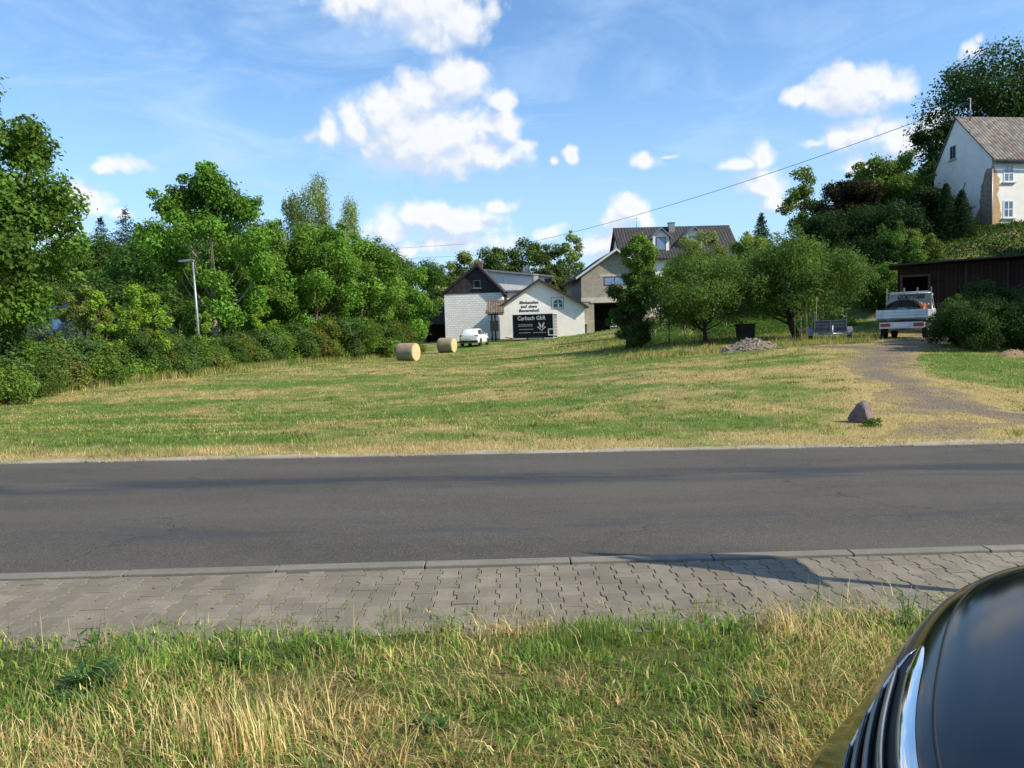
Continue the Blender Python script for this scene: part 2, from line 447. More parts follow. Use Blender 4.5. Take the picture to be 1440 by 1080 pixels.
def grid_axis(segs):
    out = []
    for a, b, st in segs: out += list(np.arange(a, b, st))
    return np.array(out + [segs[-1][1]])
gx = grid_axis([(-900, -200, 50), (-200, -60, 8), (-60, -22, 1.5), (-22, 24, .42), (24, 60, 1.2), (60, 200, 8), (200, 900, 50)])
gy = grid_axis([(-200, -10, 20), (-10, 2, 1), (2, 5, .15), (5, 10, .5), (10, 30, .3), (30, 60, .6), (60, 120, 1.5), (120, 200, 8), (200, 1200, 50)])
GX, GY = np.meshgrid(gx, gy)
gz = Hn(GX.ravel(), GY.ravel())
V = np.c_[GX.ravel(), GY.ravel(), gz]
nx, ny = len(gx), len(gy)
i0 = (np.arange(ny - 1)[:, None] * nx + np.arange(nx - 1)[None]).ravel()
me = np_mesh('ground', V, np.c_[i0, i0 + 1, i0 + nx + 1, i0 + nx], {'dry': dryness(V[:, 0], V[:, 1])}, True)
gz2 = gz.reshape(ny, nx)
def Hg(X, Y):
    i = np.clip(np.searchsorted(gx, X) - 1, 0, nx - 2); j = np.clip(np.searchsorted(gy, Y) - 1, 0, ny - 2)
    fx = (X - gx[i]) / (gx[i + 1] - gx[i]); fy = (Y - gy[j]) / (gy[j + 1] - gy[j])
    return (gz2[j, i] * (1 - fx) + gz2[j, i + 1] * fx) * (1 - fy) + (gz2[j + 1, i] * (1 - fx) + gz2[j + 1, i + 1] * fx) * fy
tag(link_mesh('ground', me, M['ground']), kind='structure', label='mown field and verge ground of dry and green grass')

# ---- road furniture strips following the tilted plane; v = Y - .057 X
def strip(v0, v1, x0, x1, dx, h, name, mat, thick=None, jag=None):
    xs = np.arange(x0, x1 + dx / 2, dx); n = len(xs)
    vs = [v0, v1]
    rows = []
    for v in vs:
        off = (jag(xs) if (jag and v == v1) else 0)
        Y = v + off + .057 * xs
        rows.append(np.c_[xs, Y, -.019 * xs + h])
    Vv = np.vstack(rows); i = np.arange(n - 1)
    Fc = np.c_[i, i + 1, i + 1 + n, i + n]
    if thick:
        low = Vv.copy(); low[:, 2] -= thick
        Vv = np.vstack([Vv, low]); m2 = 2 * n
        Fc = np.vstack([Fc, np.c_[i + m2, i + 1 + m2, i + 1, i], np.c_[i + n, i + n + 1, i + n + 1 + m2, i + n + m2]])
    return link_mesh(name, np_mesh(name, Vv, Fc), mat)

def asphalt():
    m, t, b = mat_new('asphalt')
    pos = t.node('ShaderNodeNewGeometry').outputs['Position']
    fine = t.noise(pos, 190, 2, .6); agg = t.node('ShaderNodeTexVoronoi'); agg.inputs['Scale'].default_value = 120; t.link(pos, agg.inputs['Vector'])
    agc = t.node('ShaderNodeSeparateColor'); t.link(agg.outputs['Color'], agc.inputs[0])
    big = t.noise(t.vscale(pos, (.25, 1.0, 1)), 1.0, 5, .6); big2 = t.noise(pos, 4.5, 5, .6)
    c = t.mix(t.ss(big, .3, .7), (.055, .049, .041), (.084, .075, .060))
    c = t.mix(t.m('MULTIPLY', t.ss(big2, .4, .7), .35), c, (.088, .080, .068))
    c = t.mix(t.ss(agc.outputs[0], .80, .97, 0, .5), c, (.16, .15, .135))
    c = t.mix(t.ss(agc.outputs[1], .70, .95, 0, .45), c, (.022, .022, .023))
    # bitumen smears in the far lane and along the wheel line
    sp = t.node('ShaderNodeSeparateXYZ'); t.link(pos, sp.inputs[0])
    v = t.m('SUBTRACT', sp.outputs[1], t.m('MULTIPLY', sp.outputs[0], .057))
    def band(c0, w, sx, sy, lo, hi, amt, seed):
        nz = t.noise(t.vscale(pos, (sx, sy, 1)), 1.0, 5, .62)
        k = t.m('SUBTRACT', 1, t.m('ABSOLUTE', t.m('DIVIDE', t.m('SUBTRACT', v, c0), w)), clamp=True)
        return t.m('MULTIPLY', t.m('MULTIPLY', t.ss(k, 0, .8), t.ss(nz, lo, hi)), amt)
    c = t.mix(band(8.45, .55, .35, 2.2, .38, .58, .80, 0), c, (.022, .026, .036))
    c = t.mix(band(6.4, .5, .5, 2.0, .45, .65, .55, 1), c, (.028, .031, .038))
    c = t.mix(band(7.3, .9, .3, 1.2, .4, .65, .55, 1), c, (.092, .082, .066))
    # thin cracks
    cr = t.node('ShaderNodeTexVoronoi', feature='DISTANCE_TO_EDGE'); cr.inputs['Scale'].default_value = .55
    wv = t.node('ShaderNodeVectorMath', operation='ADD'); t.link(pos, wv.inputs[0])
    wn = t.node('ShaderNodeVectorMath', operation='SCALE'); t.link(t.noise(pos, 2.5, 5, .6, out=1), wn.inputs[0]); wn.inputs['Scale'].default_value = .8
    t.link(wn.outputs[0], wv.inputs[1]); t.link(wv.outputs[0], cr.inputs['Vector'])
    crm = t.m('MULTIPLY', t.ss(cr.outputs['Distance'], .007, .002), t.ss(t.noise(pos, .45, 2), .52, .62))
    c = t.mix(t.m('MULTIPLY', crm, .8), c, (.015, .015, .017))
    t.link(c, b.inputs['Base Color']); b.inputs['Roughness'].default_value = .82; b.inputs['Specular IOR Level'].default_value = .35
    bn = t.node('ShaderNodeBump'); bn.inputs['Strength'].default_value = .55; bn.inputs['Distance'].default_value = .006
    t.link(t.m('ADD', agg.outputs['Distance'], fine), bn.inputs['Height']); t.link(bn.outputs[0], b.inputs['Normal'])
    return m
M['asphalt'] = asphalt()
def concrete(name, a, b_, scale=9, sp=.5, joints=None):
    m, t, b = mat_new(name)
    pos = t.node('ShaderNodeNewGeometry').outputs['Position']
    n = t.noise(pos, scale, 7, .7); n2 = t.noise(pos, 120, 3, .6); n3 = t.noise(pos, 1.2, 4, .6)
    c = t.mix(t.ss(n, .3, .7), a, b_); c = t.mix(t.ss(n2, .55, .75, 0, .6), c, tuple(x * .45 for x in a)); c = t.mix(t.ss(n3, .45, .7, 0, .45), c, tuple(x * .62 for x in a))
    ri = t.node('ShaderNodeNewGeometry').outputs['Random Per Island']
    c = t.mix(t.m('MULTIPLY', ri, .50), c, tuple(x * .60 for x in a))
    t.link(c, b.inputs['Base Color']); b.inputs['Roughness'].default_value = .9; b.inputs['Specular IOR Level'].default_value = .25
    bn = t.node('ShaderNodeBump'); bn.inputs['Strength'].default_value = .5; bn.inputs['Distance'].default_value = .004
    t.link(t.m('ADD', n2, n), bn.inputs['Height']); t.link(bn.outputs[0], b.inputs['Normal'])
    return m
M['kerb'] = concrete('kerb_concrete', (.18, .168, .142), (.235, .220, .185))
M['paver'] = concrete('paver_concrete', (.178, .156, .122), (.238, .211, .168), 5)
M['joint'] = simple('joint_sand', (.075, .065, .045), .95, var=.5, scale=30, bump=.5)
M['edge'] = concrete('gutter_edge', (.26, .23, .18), (.38, .34, .27), 14)

tag(strip(5.29, 10.16, -300, 300, 2, 0.004, 'road', M['asphalt']), kind='structure', label='grey asphalt road running across the view')
# kerb stones 1 m long with open joints
kb = MB()
for i in range(-60, 61):
    x0, x1 = i + .37, i + 1.362
    z = lambda x: -.019 * x
    q = [(x0, 5.285), (x1, 5.285), (x1, 5.175), (x0, 5.175)]
    rs = np.random.RandomState(i + 99); dz = rs.uniform(-.003, .003); sh = rs.uniform(-.004, .004)
    lo = [(x, v + .057 * x + sh, z(x) - .08) for x, v in q]
    hi = [(x, v + .057 * x + sh, z(x) + .034 + dz) for x, v in q]
    kb.add(lo + hi, [(4, 5, 6, 7)[::-1], (0, 1, 5, 4), (1, 2, 6, 5), (2, 3, 7, 6), (3, 0, 4, 7)])
tag(kb.build('kerb', M['kerb'], bevel=.008), kind='structure', label='low concrete kerb stones between pavement and road')

# double-T interlocking pavers
def paver_outline():
    L, Wd, s = .200, .165, .022           # along the depth direction, across, tooth
    h = [(-.5, 0), (-.5, 0)]
    x = Wd / 2; y = L / 2
    right = [(x - s / 2, -y), (x - s / 2, -y * .52), (x + s / 2, -y * .28), (x + s / 2, y * .28), (x - s / 2, y * .52), (x - s / 2, y)]
    return x, y, s
pv = MB()
PH, PW, TS = .200, .128, .013            # row pitch (v), column pitch (x), tooth depth
def sq(t):                                # +1 at the ends of a stone (wide), -1 at its waist
    p = ((5.145 - t) / PH) % 1.0
    return float(np.interp(p, [0, .20, .30, .70, .80, 1.0], [1, 1, -1, -1, 1, 1]))
rgp = np.random.RandomState(3)
g, gv = .0022, .0040
V0P = 3.90
ncol = 220
for c in range(-ncol // 2, ncol // 2):
    off = (c % 2) * PH / 2 + 0.0
    yc = 5.145 + off
    while yc > V0P:
        a1, a0 = min(yc, 5.15), max(yc - PH, V0P)
        yc -= PH
        if a1 - a0 < .03: continue
        sg = 1 if c % 2 == 0 else -1
        ks = [5.145 - (k + p) * PH for k in range(-1, 9) for p in (.20, .30, .70, .80)]
        ts = sorted([a0 + gv, a1 - gv] + [t for t in ks if a0 + gv < t < a1 - gv])
        x0 = c * PW
        L_ = [(x0 - sg * TS * sq(t) + g, t) for t in ts]; R_ = [(x0 + PW + sg * TS * sq(t) - g, t) for t in ts]
        dz = rgp.normal(0, .0016); tilt = rgp.normal(0, .006)
        poly = L_[::-1] + R_
        cx, cv = x0 + PW / 2, (a0 + a1) / 2
        top = []; mid = []; low = []
        for (x, v) in poly:
            zz = -.019 * x + .022 + dz + tilt * (x - cx)
            sx, sv = cx + (x - cx) * .955, cv + (v - cv) * .95
            top.append((sx, sv + .057 * sx, zz)); mid.append((x, v + .057 * x, zz - .0045)); low.append((x, v + .057 * x, zz - .03))
        n = len(poly)
        pv.add(top + mid + low, [tuple(range(n))] + [(i, (i + 1) % n, n + (i + 1) % n, n + i) for i in range(n)] + [(n + i, n + (i + 1) % n, 2 * n + (i + 1) % n, 2 * n + i) for i in range(n)])
pav = pv.build('pavement', M['paver'])
tag(pav, kind='structure', label='grey interlocking concrete paver pavement beside the kerb')
sb = strip(V0P - .02, 5.155, -60, 60, 2, .002, 'pavement_bed', M['joint']); sb.parent = pav
for sx in (-1, 1):                        # plain continuation of the pavement outside the photograph
    a, b_ = (-60, -14.10) if sx < 0 else (14.10, 60)
    e = strip(V0P, 5.15, a, b_, 2, .018, 'pavement_slab', M['paver']); e.parent = pav
# far road edge: narrow concrete gutter stones and a gravelly shoulder
gb = MB()
for i in range(-160, 160):
    x0 = i * .5; rs = np.random.RandomState(i + 900); w = .10 + rs.uniform(-.012, .012); dz = rs.uniform(-.003, .006)
    q = [(x0 + .004, 10.165), (x0 + .496, 10.165), (x0 + .496, 10.165 + w), (x0 + .004, 10.165 + w)]
    gb.add([(x, v + .057 * x, -.019 * x - .05) for x, v in q] + [(x, v + .057 * x, -.019 * x + .012 + dz) for x, v in q], [(4, 5, 6, 7), (0, 1, 5, 4), (1, 2, 6, 5), (2, 3, 7, 6), (3, 0, 4, 7)])
tag(gb.build('road_edging', M['edge']), kind='structure', label='pale worn edging stones along the far side of the road')
M['shoulder'] = concrete('shoulder_gravel', (.27, .235, .175), (.44, .39, .30), 10)
jg = lambda xs: (fbm(xs * 1.7, xs * 0 + 3) - .5) * .30 + .25 * np.clip((xs - 4) / 6, 0, 1)
tag(strip(10.26, 10.46, -80, 80, .12, .0085, 'road_shoulder', M['shoulder'], jag=jg), kind='structure', label='dusty gravel shoulder between road edging and field')

# dirt track sheet
xs = np.arange(4, 34, .16); ys = np.arange(10.75, 47, .16)
TX, TY = np.meshgrid(xs, ys)
mk = track_mask(TX.ravel(), TY.ravel()).reshape(TX.shape)
mk = np.where(TY - .057 * TX < 10.62, -1, mk)
keep = mk > .12
cells = keep[:-1, :-1] & keep[1:, :-1] & keep[:-1, 1:] & keep[1:, 1:]
zt = Hg(TX.ravel(), TY.ravel()) + .008
idx = np.arange(TX.size).reshape(TX.shape)
Fc = np.stack([idx[:-1, :-1][cells], idx[:-1, 1:][cells], idx[1:, 1:][cells], idx[1:, :-1][cells]], 1)
used = np.unique(Fc); rm = np.full(TX.size, -1); rm[used] = np.arange(len(used))
Vt = np.c_[TX.ravel(), TY.ravel(), zt][used]
zb = vnoise(Vt[:, 0] * 7, Vt[:, 1] * 7) * .006
Vt[:, 2] += zb
cnt = np.bincount(rm[Fc].ravel(), minlength=len(Vt)); Vt[cnt < 4, 2] -= .035      # the rim dips under the turf
def track_mat():
    m, t, b = mat_new('track_gravel')
    pos = t.node('ShaderNodeNewGeometry').outputs['Position']
    k = attr(t, 'mk')
    n1 = t.noise(pos, 1.6, 6, .65); n2 = t.noise(pos, 22, 6, .75); vo = t.node('ShaderNodeTexVoronoi'); vo.inputs['Scale'].default_value = 26; t.link(pos, vo.inputs['Vector'])
    sc = t.node('ShaderNodeSeparateColor'); t.link(vo.outputs['Color'], sc.inputs[0])
    c = t.mix(n2, (.10, .078, .055), (.24, .195, .145))
    c = t.mix(t.ss(sc.outputs[0], .72, .95, 0, .5), c, (.32, .28, .23)); c = t.mix(t.ss(sc.outputs[1], .75, .95, 0, .7), c, (.06, .05, .045))
    s = t.mix(n2, (.20, .14, .065), (.43, .33, .16)); s = t.mix(t.ss(n2, .5, .62, 0, .5), s, GREEN_A)
    f = t.m('ADD', k, t.m('MULTIPLY', t.m('SUBTRACT', n1, .5), 1.5)); f = t.m('ADD', f, t.m('MULTIPLY', t.m('SUBTRACT', n2, .5), .8))
    c = t.mix(t.ss(f, .15, .95), s, c)
    t.link(c, b.inputs['Base Color']); b.inputs['Roughness'].default_value = .95; b.inputs['Specular IOR Level'].default_value = .15
    bn = t.node('ShaderNodeBump'); bn.inputs['Strength'].default_value = .8; bn.inputs['Distance'].default_value = .03
    t.link(t.m('ADD', n2, vo.outputs['Distance']), bn.inputs['Height']); t.link(bn.outputs[0], b.inputs['Normal'])
    return m
M['track'] = track_mat()
tag(link_mesh('dirt_track', np_mesh('dirt_track', Vt, rm[Fc], {'mk': mk.ravel()[used]}, True), M['track']), kind='structure', label='rutted gravel track from the road to the flatbed truck')
# ------------------------------------------------------------------ grass blades
def leafy_mat(name, trans=.35, rough=.55, colattr='col', spec=.25):
    m, t, b = mat_new(name)
    c = attr(t, colattr, True)
    t.link(c, b.inputs['Base Color']); b.inputs['Roughness'].default_value = rough; b.inputs['Specular IOR Level'].default_value = spec
    tr = t.node('ShaderNodeBsdfTranslucent')
    t.link(t.mix(1.0, c, (1.0, 1.05, .6), 'MULTIPLY'), tr.inputs[0])
    mx = t.node('ShaderNodeMixShader'); mx.inputs[0].default_value = trans
    t.link(b.outputs[0], mx.inputs[1]); t.link(tr.outputs[0], mx.inputs[2])
    t.link(mx.outputs[0], t.n['Material Output'].inputs['Surface'])
    return m
M['blade'] = leafy_mat('grass_blade', .40, .6)
R = np.random.RandomState(7)
def blade_cols(dry, n, k=1.0, tn=None, tb=None):
    if tn is not None: dry = dry + tn
    isdry = R.rand(n) < np.clip(dry * 1.0 + .0, .06, .95)
    if tb is not None: k = np.asarray(tb)[:, None]
    u = R.rand(n)[:, None]; w = R.rand(n)[:, None]
    g = np.array([.060, .130, .024]) * (1 - u) + np.array([.205, .300, .055]) * u
    s = np.array([.34, .245, .095]) * (1 - u) + np.array([.72, .58, .29]) * u
    s = np.where(w < .24, np.array([[.24, .145, .06]]), s)
    return np.where(isdry[:, None], s, g) * k, isdry
def blades(X, Y, h, w, lean, seg=2, z=None, curl=.6, dryv=None, dirs=None):
    n = len(X); z = Hn(X, Y) if z is None else z
    sc_ = 9.0 if Y.mean() < 6 else 2.6
    am = 1.5 if sc_ > 5 else 2.4; tn = (fbm(X * sc_ + 11, Y * sc_ + 5, 3) - .5) * am; tb = (.62 + .76 * fbm(X * sc_ * .8 + 40, Y * sc_ * .8, 3)) if sc_ > 5 else (.30 + 1.4 * fbm(X * 3.6 + 40, Y * 3.6, 3))
    cols, isdry = blade_cols(dryness(X, Y) if dryv is None else dryv, n, tn=tn, tb=tb * (1.28 if sc_ > 5 else 1.08))
    a = R.rand(n) * 2 * np.pi if dirs is None else dirs
    f = a + np.pi / 2 + R.normal(0, .5, n)
    wx, wy = np.cos(f) * w / 2, np.sin(f) * w / 2
    dx, dy = np.cos(a) * lean * h, np.sin(a) * lean * h
    hz = h * np.sqrt(np.clip(1 - lean ** 2, .02, 1))
    if seg == 1:
        V = np.stack([np.c_[X - wx, Y - wy, z - .01], np.c_[X + wx, Y + wy, z - .01], np.c_[X + dx, Y + dy, z + hz]], 1).reshape(-1, 3)
        Fc = np.arange(3 * n).reshape(-1, 3); k = 3
    else:
        mx, my, mz = X + dx * (.5 - .3 * curl), Y + dy * (.5 - .3 * curl), z + hz * .62
        V = np.stack([np.c_[X - wx, Y - wy, z - .01], np.c_[X + wx, Y + wy, z - .01], np.c_[mx + wx * .75, my + wy * .75, mz], np.c_[mx - wx * .75, my - wy * .75, mz],
                      np.c_[X + dx + wx * .05, Y + dy + wy * .05, z + hz], np.c_[X + dx - wx * .05, Y + dy - wy * .05, z + hz]], 1).reshape(-1, 3)
        b = np.arange(n)[:, None] * 6
        Fc = np.concatenate([b + [0, 1, 2, 3], b + [3, 2, 4, 5]], 0); k = 6
    return V, Fc, np.repeat(cols, k, 0)
def joinm(parts):
    V, Fc, Cc, o = [], [], [], 0
    for v, f, c in parts: V.append(v); Fc.append(f + o); Cc.append(c); o += len(v)
    return np.concatenate(V), np.concatenate(Fc), np.concatenate(Cc)
# --- verge in front
def verge_pts(n, x0=-4.4, x1=4.2, v0=1.5, v1=4.54):
    X = R.uniform(x0, x1, n); v = v0 + (v1 - v0) * R.rand(n) ** .9
    edge = 4.32 + (fbm(X * 2.2, X * 0) - .5) * .34 - .05 * np.clip(-X - 1, 0, 2)
    k = v < edge
    return X[k], (v + .057 * X)[k]
parts = []
X, Y = verge_pts(100000); den = fbm(X * 2.4 + 50, Y * 2.6)
v = Y - .057 * X
tall = np.clip((v - 3.3) / .5, 0, 1) * np.clip(fbm(X * 1.7 + 60, Y * .8) * 2.2 - .4, 0, 1.2)
h = (.024 + .060 * R.rand(len(X)) ** 1.8) * (.30 + den * 1.3) * (1 + .45 * tall)
tuft = np.exp(-((X - .45) / .36) ** 2 - ((v - 3.78) / .22) ** 2); h *= 1 + 1.25 * tuft
h *= 1 + .6 * np.exp(-((X + 1.95) / .4) ** 2 - ((v - 3.45) / .3) ** 2)
bare = (fbm(X * 3.6 + 9, Y * 3.8 + 2) < .42) & (R.rand(len(X)) < .85)
X, Y, v, h, tall, tuft = [q[~bare] for q in (X, Y, v, h, tall, tuft)]
dr = dryness(X, Y) - .75 * tuft - .10 * tall
ld_ = fbm(X * 1.4 + 5, Y * 1.4) * 14 + R.normal(0, 1.1, len(X))
parts.append(blades(X, Y, h, .0024 + .0040 * R.rand(len(X)), np.clip(R.normal(.70, .24, len(X)) - .38 * tuft, 0, .985), dryv=dr, dirs=ld_))
# flattened hay: long thin stalks lying over the sward
X, Y = verge_pts(105000, v1=4.40); v = Y - .057 * X
k = R.rand(len(X)) < np.clip(dryness(X, Y) * 1.3 - .05 - .30 * np.clip((v - 3.2) / .5, 0, 1) * (X > -2.6), .08, 1); X, Y = X[k], Y[k]; n = len(X)
dirs = (fbm(X * 1.1, Y * 1.1 + 40) * 12 + R.normal(0, 1.2, n))
parts.append(blades(X, Y, .03 + .15 * R.rand(n) ** 2.2, .0020 + .0024 * R.rand(n), R.uniform(.72, .995, n), z=Hn(X, Y) + .008 + .045 * R.rand(n) ** 1.5, dryv=np.full(n, .80), dirs=dirs))
# broad leaved ground weeds between the stalks
X, Y = verge_pts(26000); kk = fbm(X * 2.8 + 20, Y * 2.8 + 33) > .50; X, Y = X[kk], Y[kk]; n = len(X)
parts.append(blades(X, Y, .02 + .045 * R.rand(n), .006 + .010 * R.rand(n), R.uniform(.3, .95, n), z=Hn(X, Y) + .03 * R.rand(n), dryv=np.full(n, -.5)))
# pale leaning straw clumps
for cx, cv, r, n, hh, dd in [(-1.02, 2.78, .13, 260, .22, 2.3), (-1.75, 2.95, .16, 90, .14, 2.2), (.9, 2.6, .4, 200, .15, 2.6)]:
    X = cx + R.normal(0, r, n); v = cv + R.normal(0, r * .6, n); Y = v + .057 * X
    parts.append(blades(X, Y, hh * (.5 + .7 * R.rand(n)), .003 + R.rand(n) * .002, np.clip(R.normal(.55, .15, n), .1, .95), dryv=np.full(n, .80), dirs=dd + R.normal(0, .25, n)))
# moss and tiny grasses in the paving joints
n = 9000; X = R.uniform(-4.5, 4.2, n); v = R.uniform(4.3, 5.15, n); X = np.round(X / .128) * .128 + R.normal(0, .006, n); kk = (fbm(X * 1.6 + 4, v * 3) > .60) | ((v > 5.11) & (fbm(X * 2.5, v) > .52)); X, v = X[kk], v[kk]; n = len(X)
parts.append(blades(X, v + .057 * X, R.uniform(.006, .022, n), R.uniform(.002, .004, n), R.uniform(.2, .9, n), z=-.019 * X + .016, dryv=np.full(n, .15)))
# seed stalks standing up over the pavement line
n = 160; X = R.uniform(-4, 3, n); v = R.uniform(3.5, 4.25, n); Y = v + .057 * X
parts.append(blades(X, Y, R.uniform(.14, .30, n), np.full(n, .0028), np.clip(R.normal(.15, .12, n), 0, .6), dryv=np.full(n, .5)))
V, Fc, Cc = joinm(parts)
tag(link_mesh('verge_grass', np_mesh('verge_grass', V, Fc, {'col': Cc}), M['blade']), 'long green and dried grass and hay on the verge in front of the pavement', 'grass', kind='stuff')

# --- field: density falls with distance
parts = []
def field_pts(n, d0, d1, pw=1.0):
    Y = d0 * (d1 / d0) ** (R.rand(n) ** pw)
    X = (R.rand(n) * 2 - 1) * (Y * .74 + 1.5)
    v = Y - .057 * X
    ok = (v > 10.24 + .22 * R.rand(n) ** .5 + .55 * (fbm(X * 2.2, X * 0 + 8) - .42)) & (R.rand(n) > (track_mask(X, Y) > .10 + .85 * R.rand(n)) * .96)
    # keep out of the yard in front of the buildings
    ok &= ~((Y > 67) & (X < -.5) & (X > -11)) & ~((X > 26) & (Y > 40))
    return X[ok], Y[ok]
X, Y = field_pts(480000, 10.3, 88)
far = Y / 12.0
d = dryness(X, Y)
edge = np.exp(-((Y - .057 * X - 10.9) / .6) ** 2) * np.clip((2 - X) / 5, 0, 1)
h = (.022 + .040 * R.rand(len(X)) ** 1.6) * (1 + .16 * (far - 1)) * (1 + .7 * edge) * np.where((Y > 40) & (X > 3), 1.7, 1.0)
V, Fc, Cc = blades(X, Y, h, (.0050 + .006 * R.rand(len(X))) * far, np.clip(R.normal(.55, .28, len(X)), .05, .97), seg=1, dryv=d)
parts.append((V, Fc, Cc))
# hay clippings left in rows by the mower
n = 60000; Y = 10.9 * (60 / 10.9) ** R.rand(n); X = (R.rand(n) * 2 - 1) * (Y * .74 + 1); st_ = np.sin((Y - .28 * X) * .95 + 1.3 * np.sin(X * .12))
ok = (st_ + 1.6 * (fbm(X * .7, Y * .7) - .5) > .55) & (track_mask(X, Y) < .1) & (Y - .057 * X > 10.7); X, Y = X[ok], Y[ok]; n = len(X)
parts.append(blades(X, Y, (.08 + .16 * R.rand(n)) * (Y / 14) ** .5, .006 * Y / 12, R.uniform(.9, .995, n), seg=1, z=Hn(X, Y) + .03, dryv=np.full(n, 1.4)))
# scattered clover and dandelion clumps, darker and broader leaved
nc = 1500; cy = 11.3 * (70 / 11.3) ** R.rand(nc); cx = (R.rand(nc) * 2 - 1) * (cy * .74)
ok = (track_mask(cx, cy) < .0) & ~((cy > 60) & (cx < 4)); cx, cy = cx[ok], cy[ok]
m_ = 26; X = (cx[:, None] + R.normal(0, .11, (len(cx), m_))).ravel(); Y = (cy[:, None] + R.normal(0, .11, (len(cx), m_))).ravel(); n = len(X)
parts.append(blades(X, Y, R.uniform(.04, .11, n), (.012 + .012 * R.rand(n)) * np.sqrt(Y / 12), R.uniform(.3, .95, n), seg=1, dryv=np.full(n, -2.0)))
# straws and grit blown onto the edging
n = 5000; X = R.uniform(-9, 9, n); v = R.uniform(10.12, 10.5, n); Y = v + .057 * X; k = fbm(X * 1.3, X * 0 + 2) + .2 * R.rand(n) > .56; X, Y = X[k], Y[k]; n = len(X)
parts.append(blades(X, Y, R.uniform(.03, .12, n), R.uniform(.005, .010, n), R.uniform(.6, .99, n), seg=1, z=-.019 * X + .012, dryv=np.full(n, .85)))
tall_f = None
# uncut grass below the orchard trees and at the pile
n = 26000
Y = R.uniform(34, 56, n); X = R.uniform(5, 21, n)
ok = (fbm(X * .5, Y * .5 + 70) > .42) & (track_mask(X, Y) < 0); X, Y = X[ok], Y[ok]
parts.append(blades(X, Y, R.uniform(.10, .34, len(X)), .012 + .02 * R.rand(len(X)), np.clip(R.normal(.3, .2, len(X)), 0, .9), seg=1, dryv=np.full(len(X), .30)))
# rim of uncut grass at the end of the mown field
n = 9000; t_ = R.rand(n); X = 5.5 + 10.5 * t_; Y = 36.2 - 2.2 * t_ + R.normal(0, .5, n)
parts.append(blades(X, Y, R.uniform(.10, .32, n), .010 + .012 * R.rand(n), np.clip(R.normal(.3, .2, n), 0, .9), seg=1, dryv=np.full(n, .55)))
# long grass at the foot of the hedge on the left
n = 26000; t_ = R.rand(n)
hx = np.interp(t_, [0, .35, .7, 1], [-19.5, -17.3, -15.2, -11.0]); hy = np.interp(t_, [0, .35, .7, 1], [24.5, 33, 45, 63])
X = hx + .8 + R.normal(0, .55, n); Y = hy - .5 + R.normal(0, .6, n)
parts.append(blades(X, Y, R.uniform(.12, .5, n), .012 + .016 * R.rand(n), np.clip(R.normal(.3, .2, n), 0, .9), seg=1, dryv=np.full(n, .36)))
V, Fc, Cc = joinm(parts)
tag(link_mesh('field_grass', np_mesh('field_grass', V, Fc, {'col': Cc}), M['blade']), 'short mown grass of the field, green with straw coloured patches', 'grass', kind='stuff')

# --- leafy weeds standing in the verge and along the kerb, each a plant of its own
def weed(name, px_x, v, nleaf, L, Wd, col, label, up=.7, stems=0, cat='weed', sh=.2):
    rs = np.random.RandomState(int(abs(px_x * 1000)) + nleaf)
    Vv, Fl, Cl = [], [], []
    def leaf(base, az_, elv, L, Wd, c, dr=.45):
        d = np.array([math.cos(az_) * math.cos(elv), math.sin(az_) * math.cos(elv), math.sin(elv)]); s = np.array([-math.sin(az_), math.cos(az_), 0])
        ps = []
        for t, w in ((0, .12), (.3, .8), (.62, 1.0), (.86, .55), (1.0, .04)):
            p = base + d * L * t - np.array([0, 0, 1]) * L * dr * t * t
            ps += [p - s * Wd / 2 * w, p + s * Wd / 2 * w]
        o = len(Vv) and sum(len(q) for q in Vv)
        Vv.append(np.array(ps)); Cl.append(np.tile(c, (10, 1)))
        for k in range(4): Fl.append([o + 2 * k, o + 2 * k + 1, o + 2 * k + 3, o + 2 * k + 2])
    for k in range(nleaf):
        c = np.array(col) * rs.uniform(.65, 1.35)
        leaf(np.array([rs.normal(0, .006), rs.normal(0, .006), 0]), rs.uniform(0, 6.283), rs.uniform(up - .4, up + .5), L * rs.uniform(.6, 1.1), Wd * rs.uniform(.7, 1.2), c)
    for k in range(stems):
        az_ = rs.uniform(0, 6.283); el_ = rs.uniform(1.2, 1.5); hgt = sh * rs.uniform(.6, 1.1)
        d = np.array([math.cos(az_) * math.cos(el_), math.sin(az_) * math.cos(el_), math.sin(el_)])
        leaf(np.array([0, 0, 0.]), az_, el_, hgt, .006, np.array([.12, .18, .04]), 0.0)
        for q in range(5): leaf(d * hgt * rs.uniform(.3, .95), rs.uniform(0, 6.283), rs.uniform(.2, 1), L * .35, Wd * .4, np.array(col) * rs.uniform(.8, 1.4))
    o = link_mesh(name, np_mesh(name, np.concatenate(Vv), np.array(Fl), {'col': np.concatenate(Cl)}, True), M['blade'])
    y = v + .057 * px_x
    o.location = (px_x, y, H(px_x, y))
    return tag(o, label, cat)
weed('leafy_weed', -1.92, 3.45, 46, .24, .035, (.050, .125, .035), 'dark green dock clump at the pavement edge, left of the middle', .9, 3, sh=.3)
weed('leafy_weed', -2.55, 3.30, 30, .17, .032, (.045, .11, .05), 'bluish green thistle low in the verge at the far left', .7)
weed('leafy_weed', -1.35, 3.65, 20, .16, .03, (.07, .15, .03), 'small leafy weed with upright stems left of the grass tuft', .8, 5, sh=.28)
weed('leafy_weed', .98, 2.98, 14, .15, .034, (.055, .13, .04), 'single broad leaved weed among dry hay right of centre', .9)
weed('leafy_weed', -.35, 2.95, 20, .12, .03, (.06, .14, .03), 'green weed in the dry hay just left of centre', .6)
weed('leafy_weed', 2.05, 3.85, 22, .12, .02, (.08, .15, .04), 'weed with brown seed heads beside the dark car', .9, 9, sh=.26)
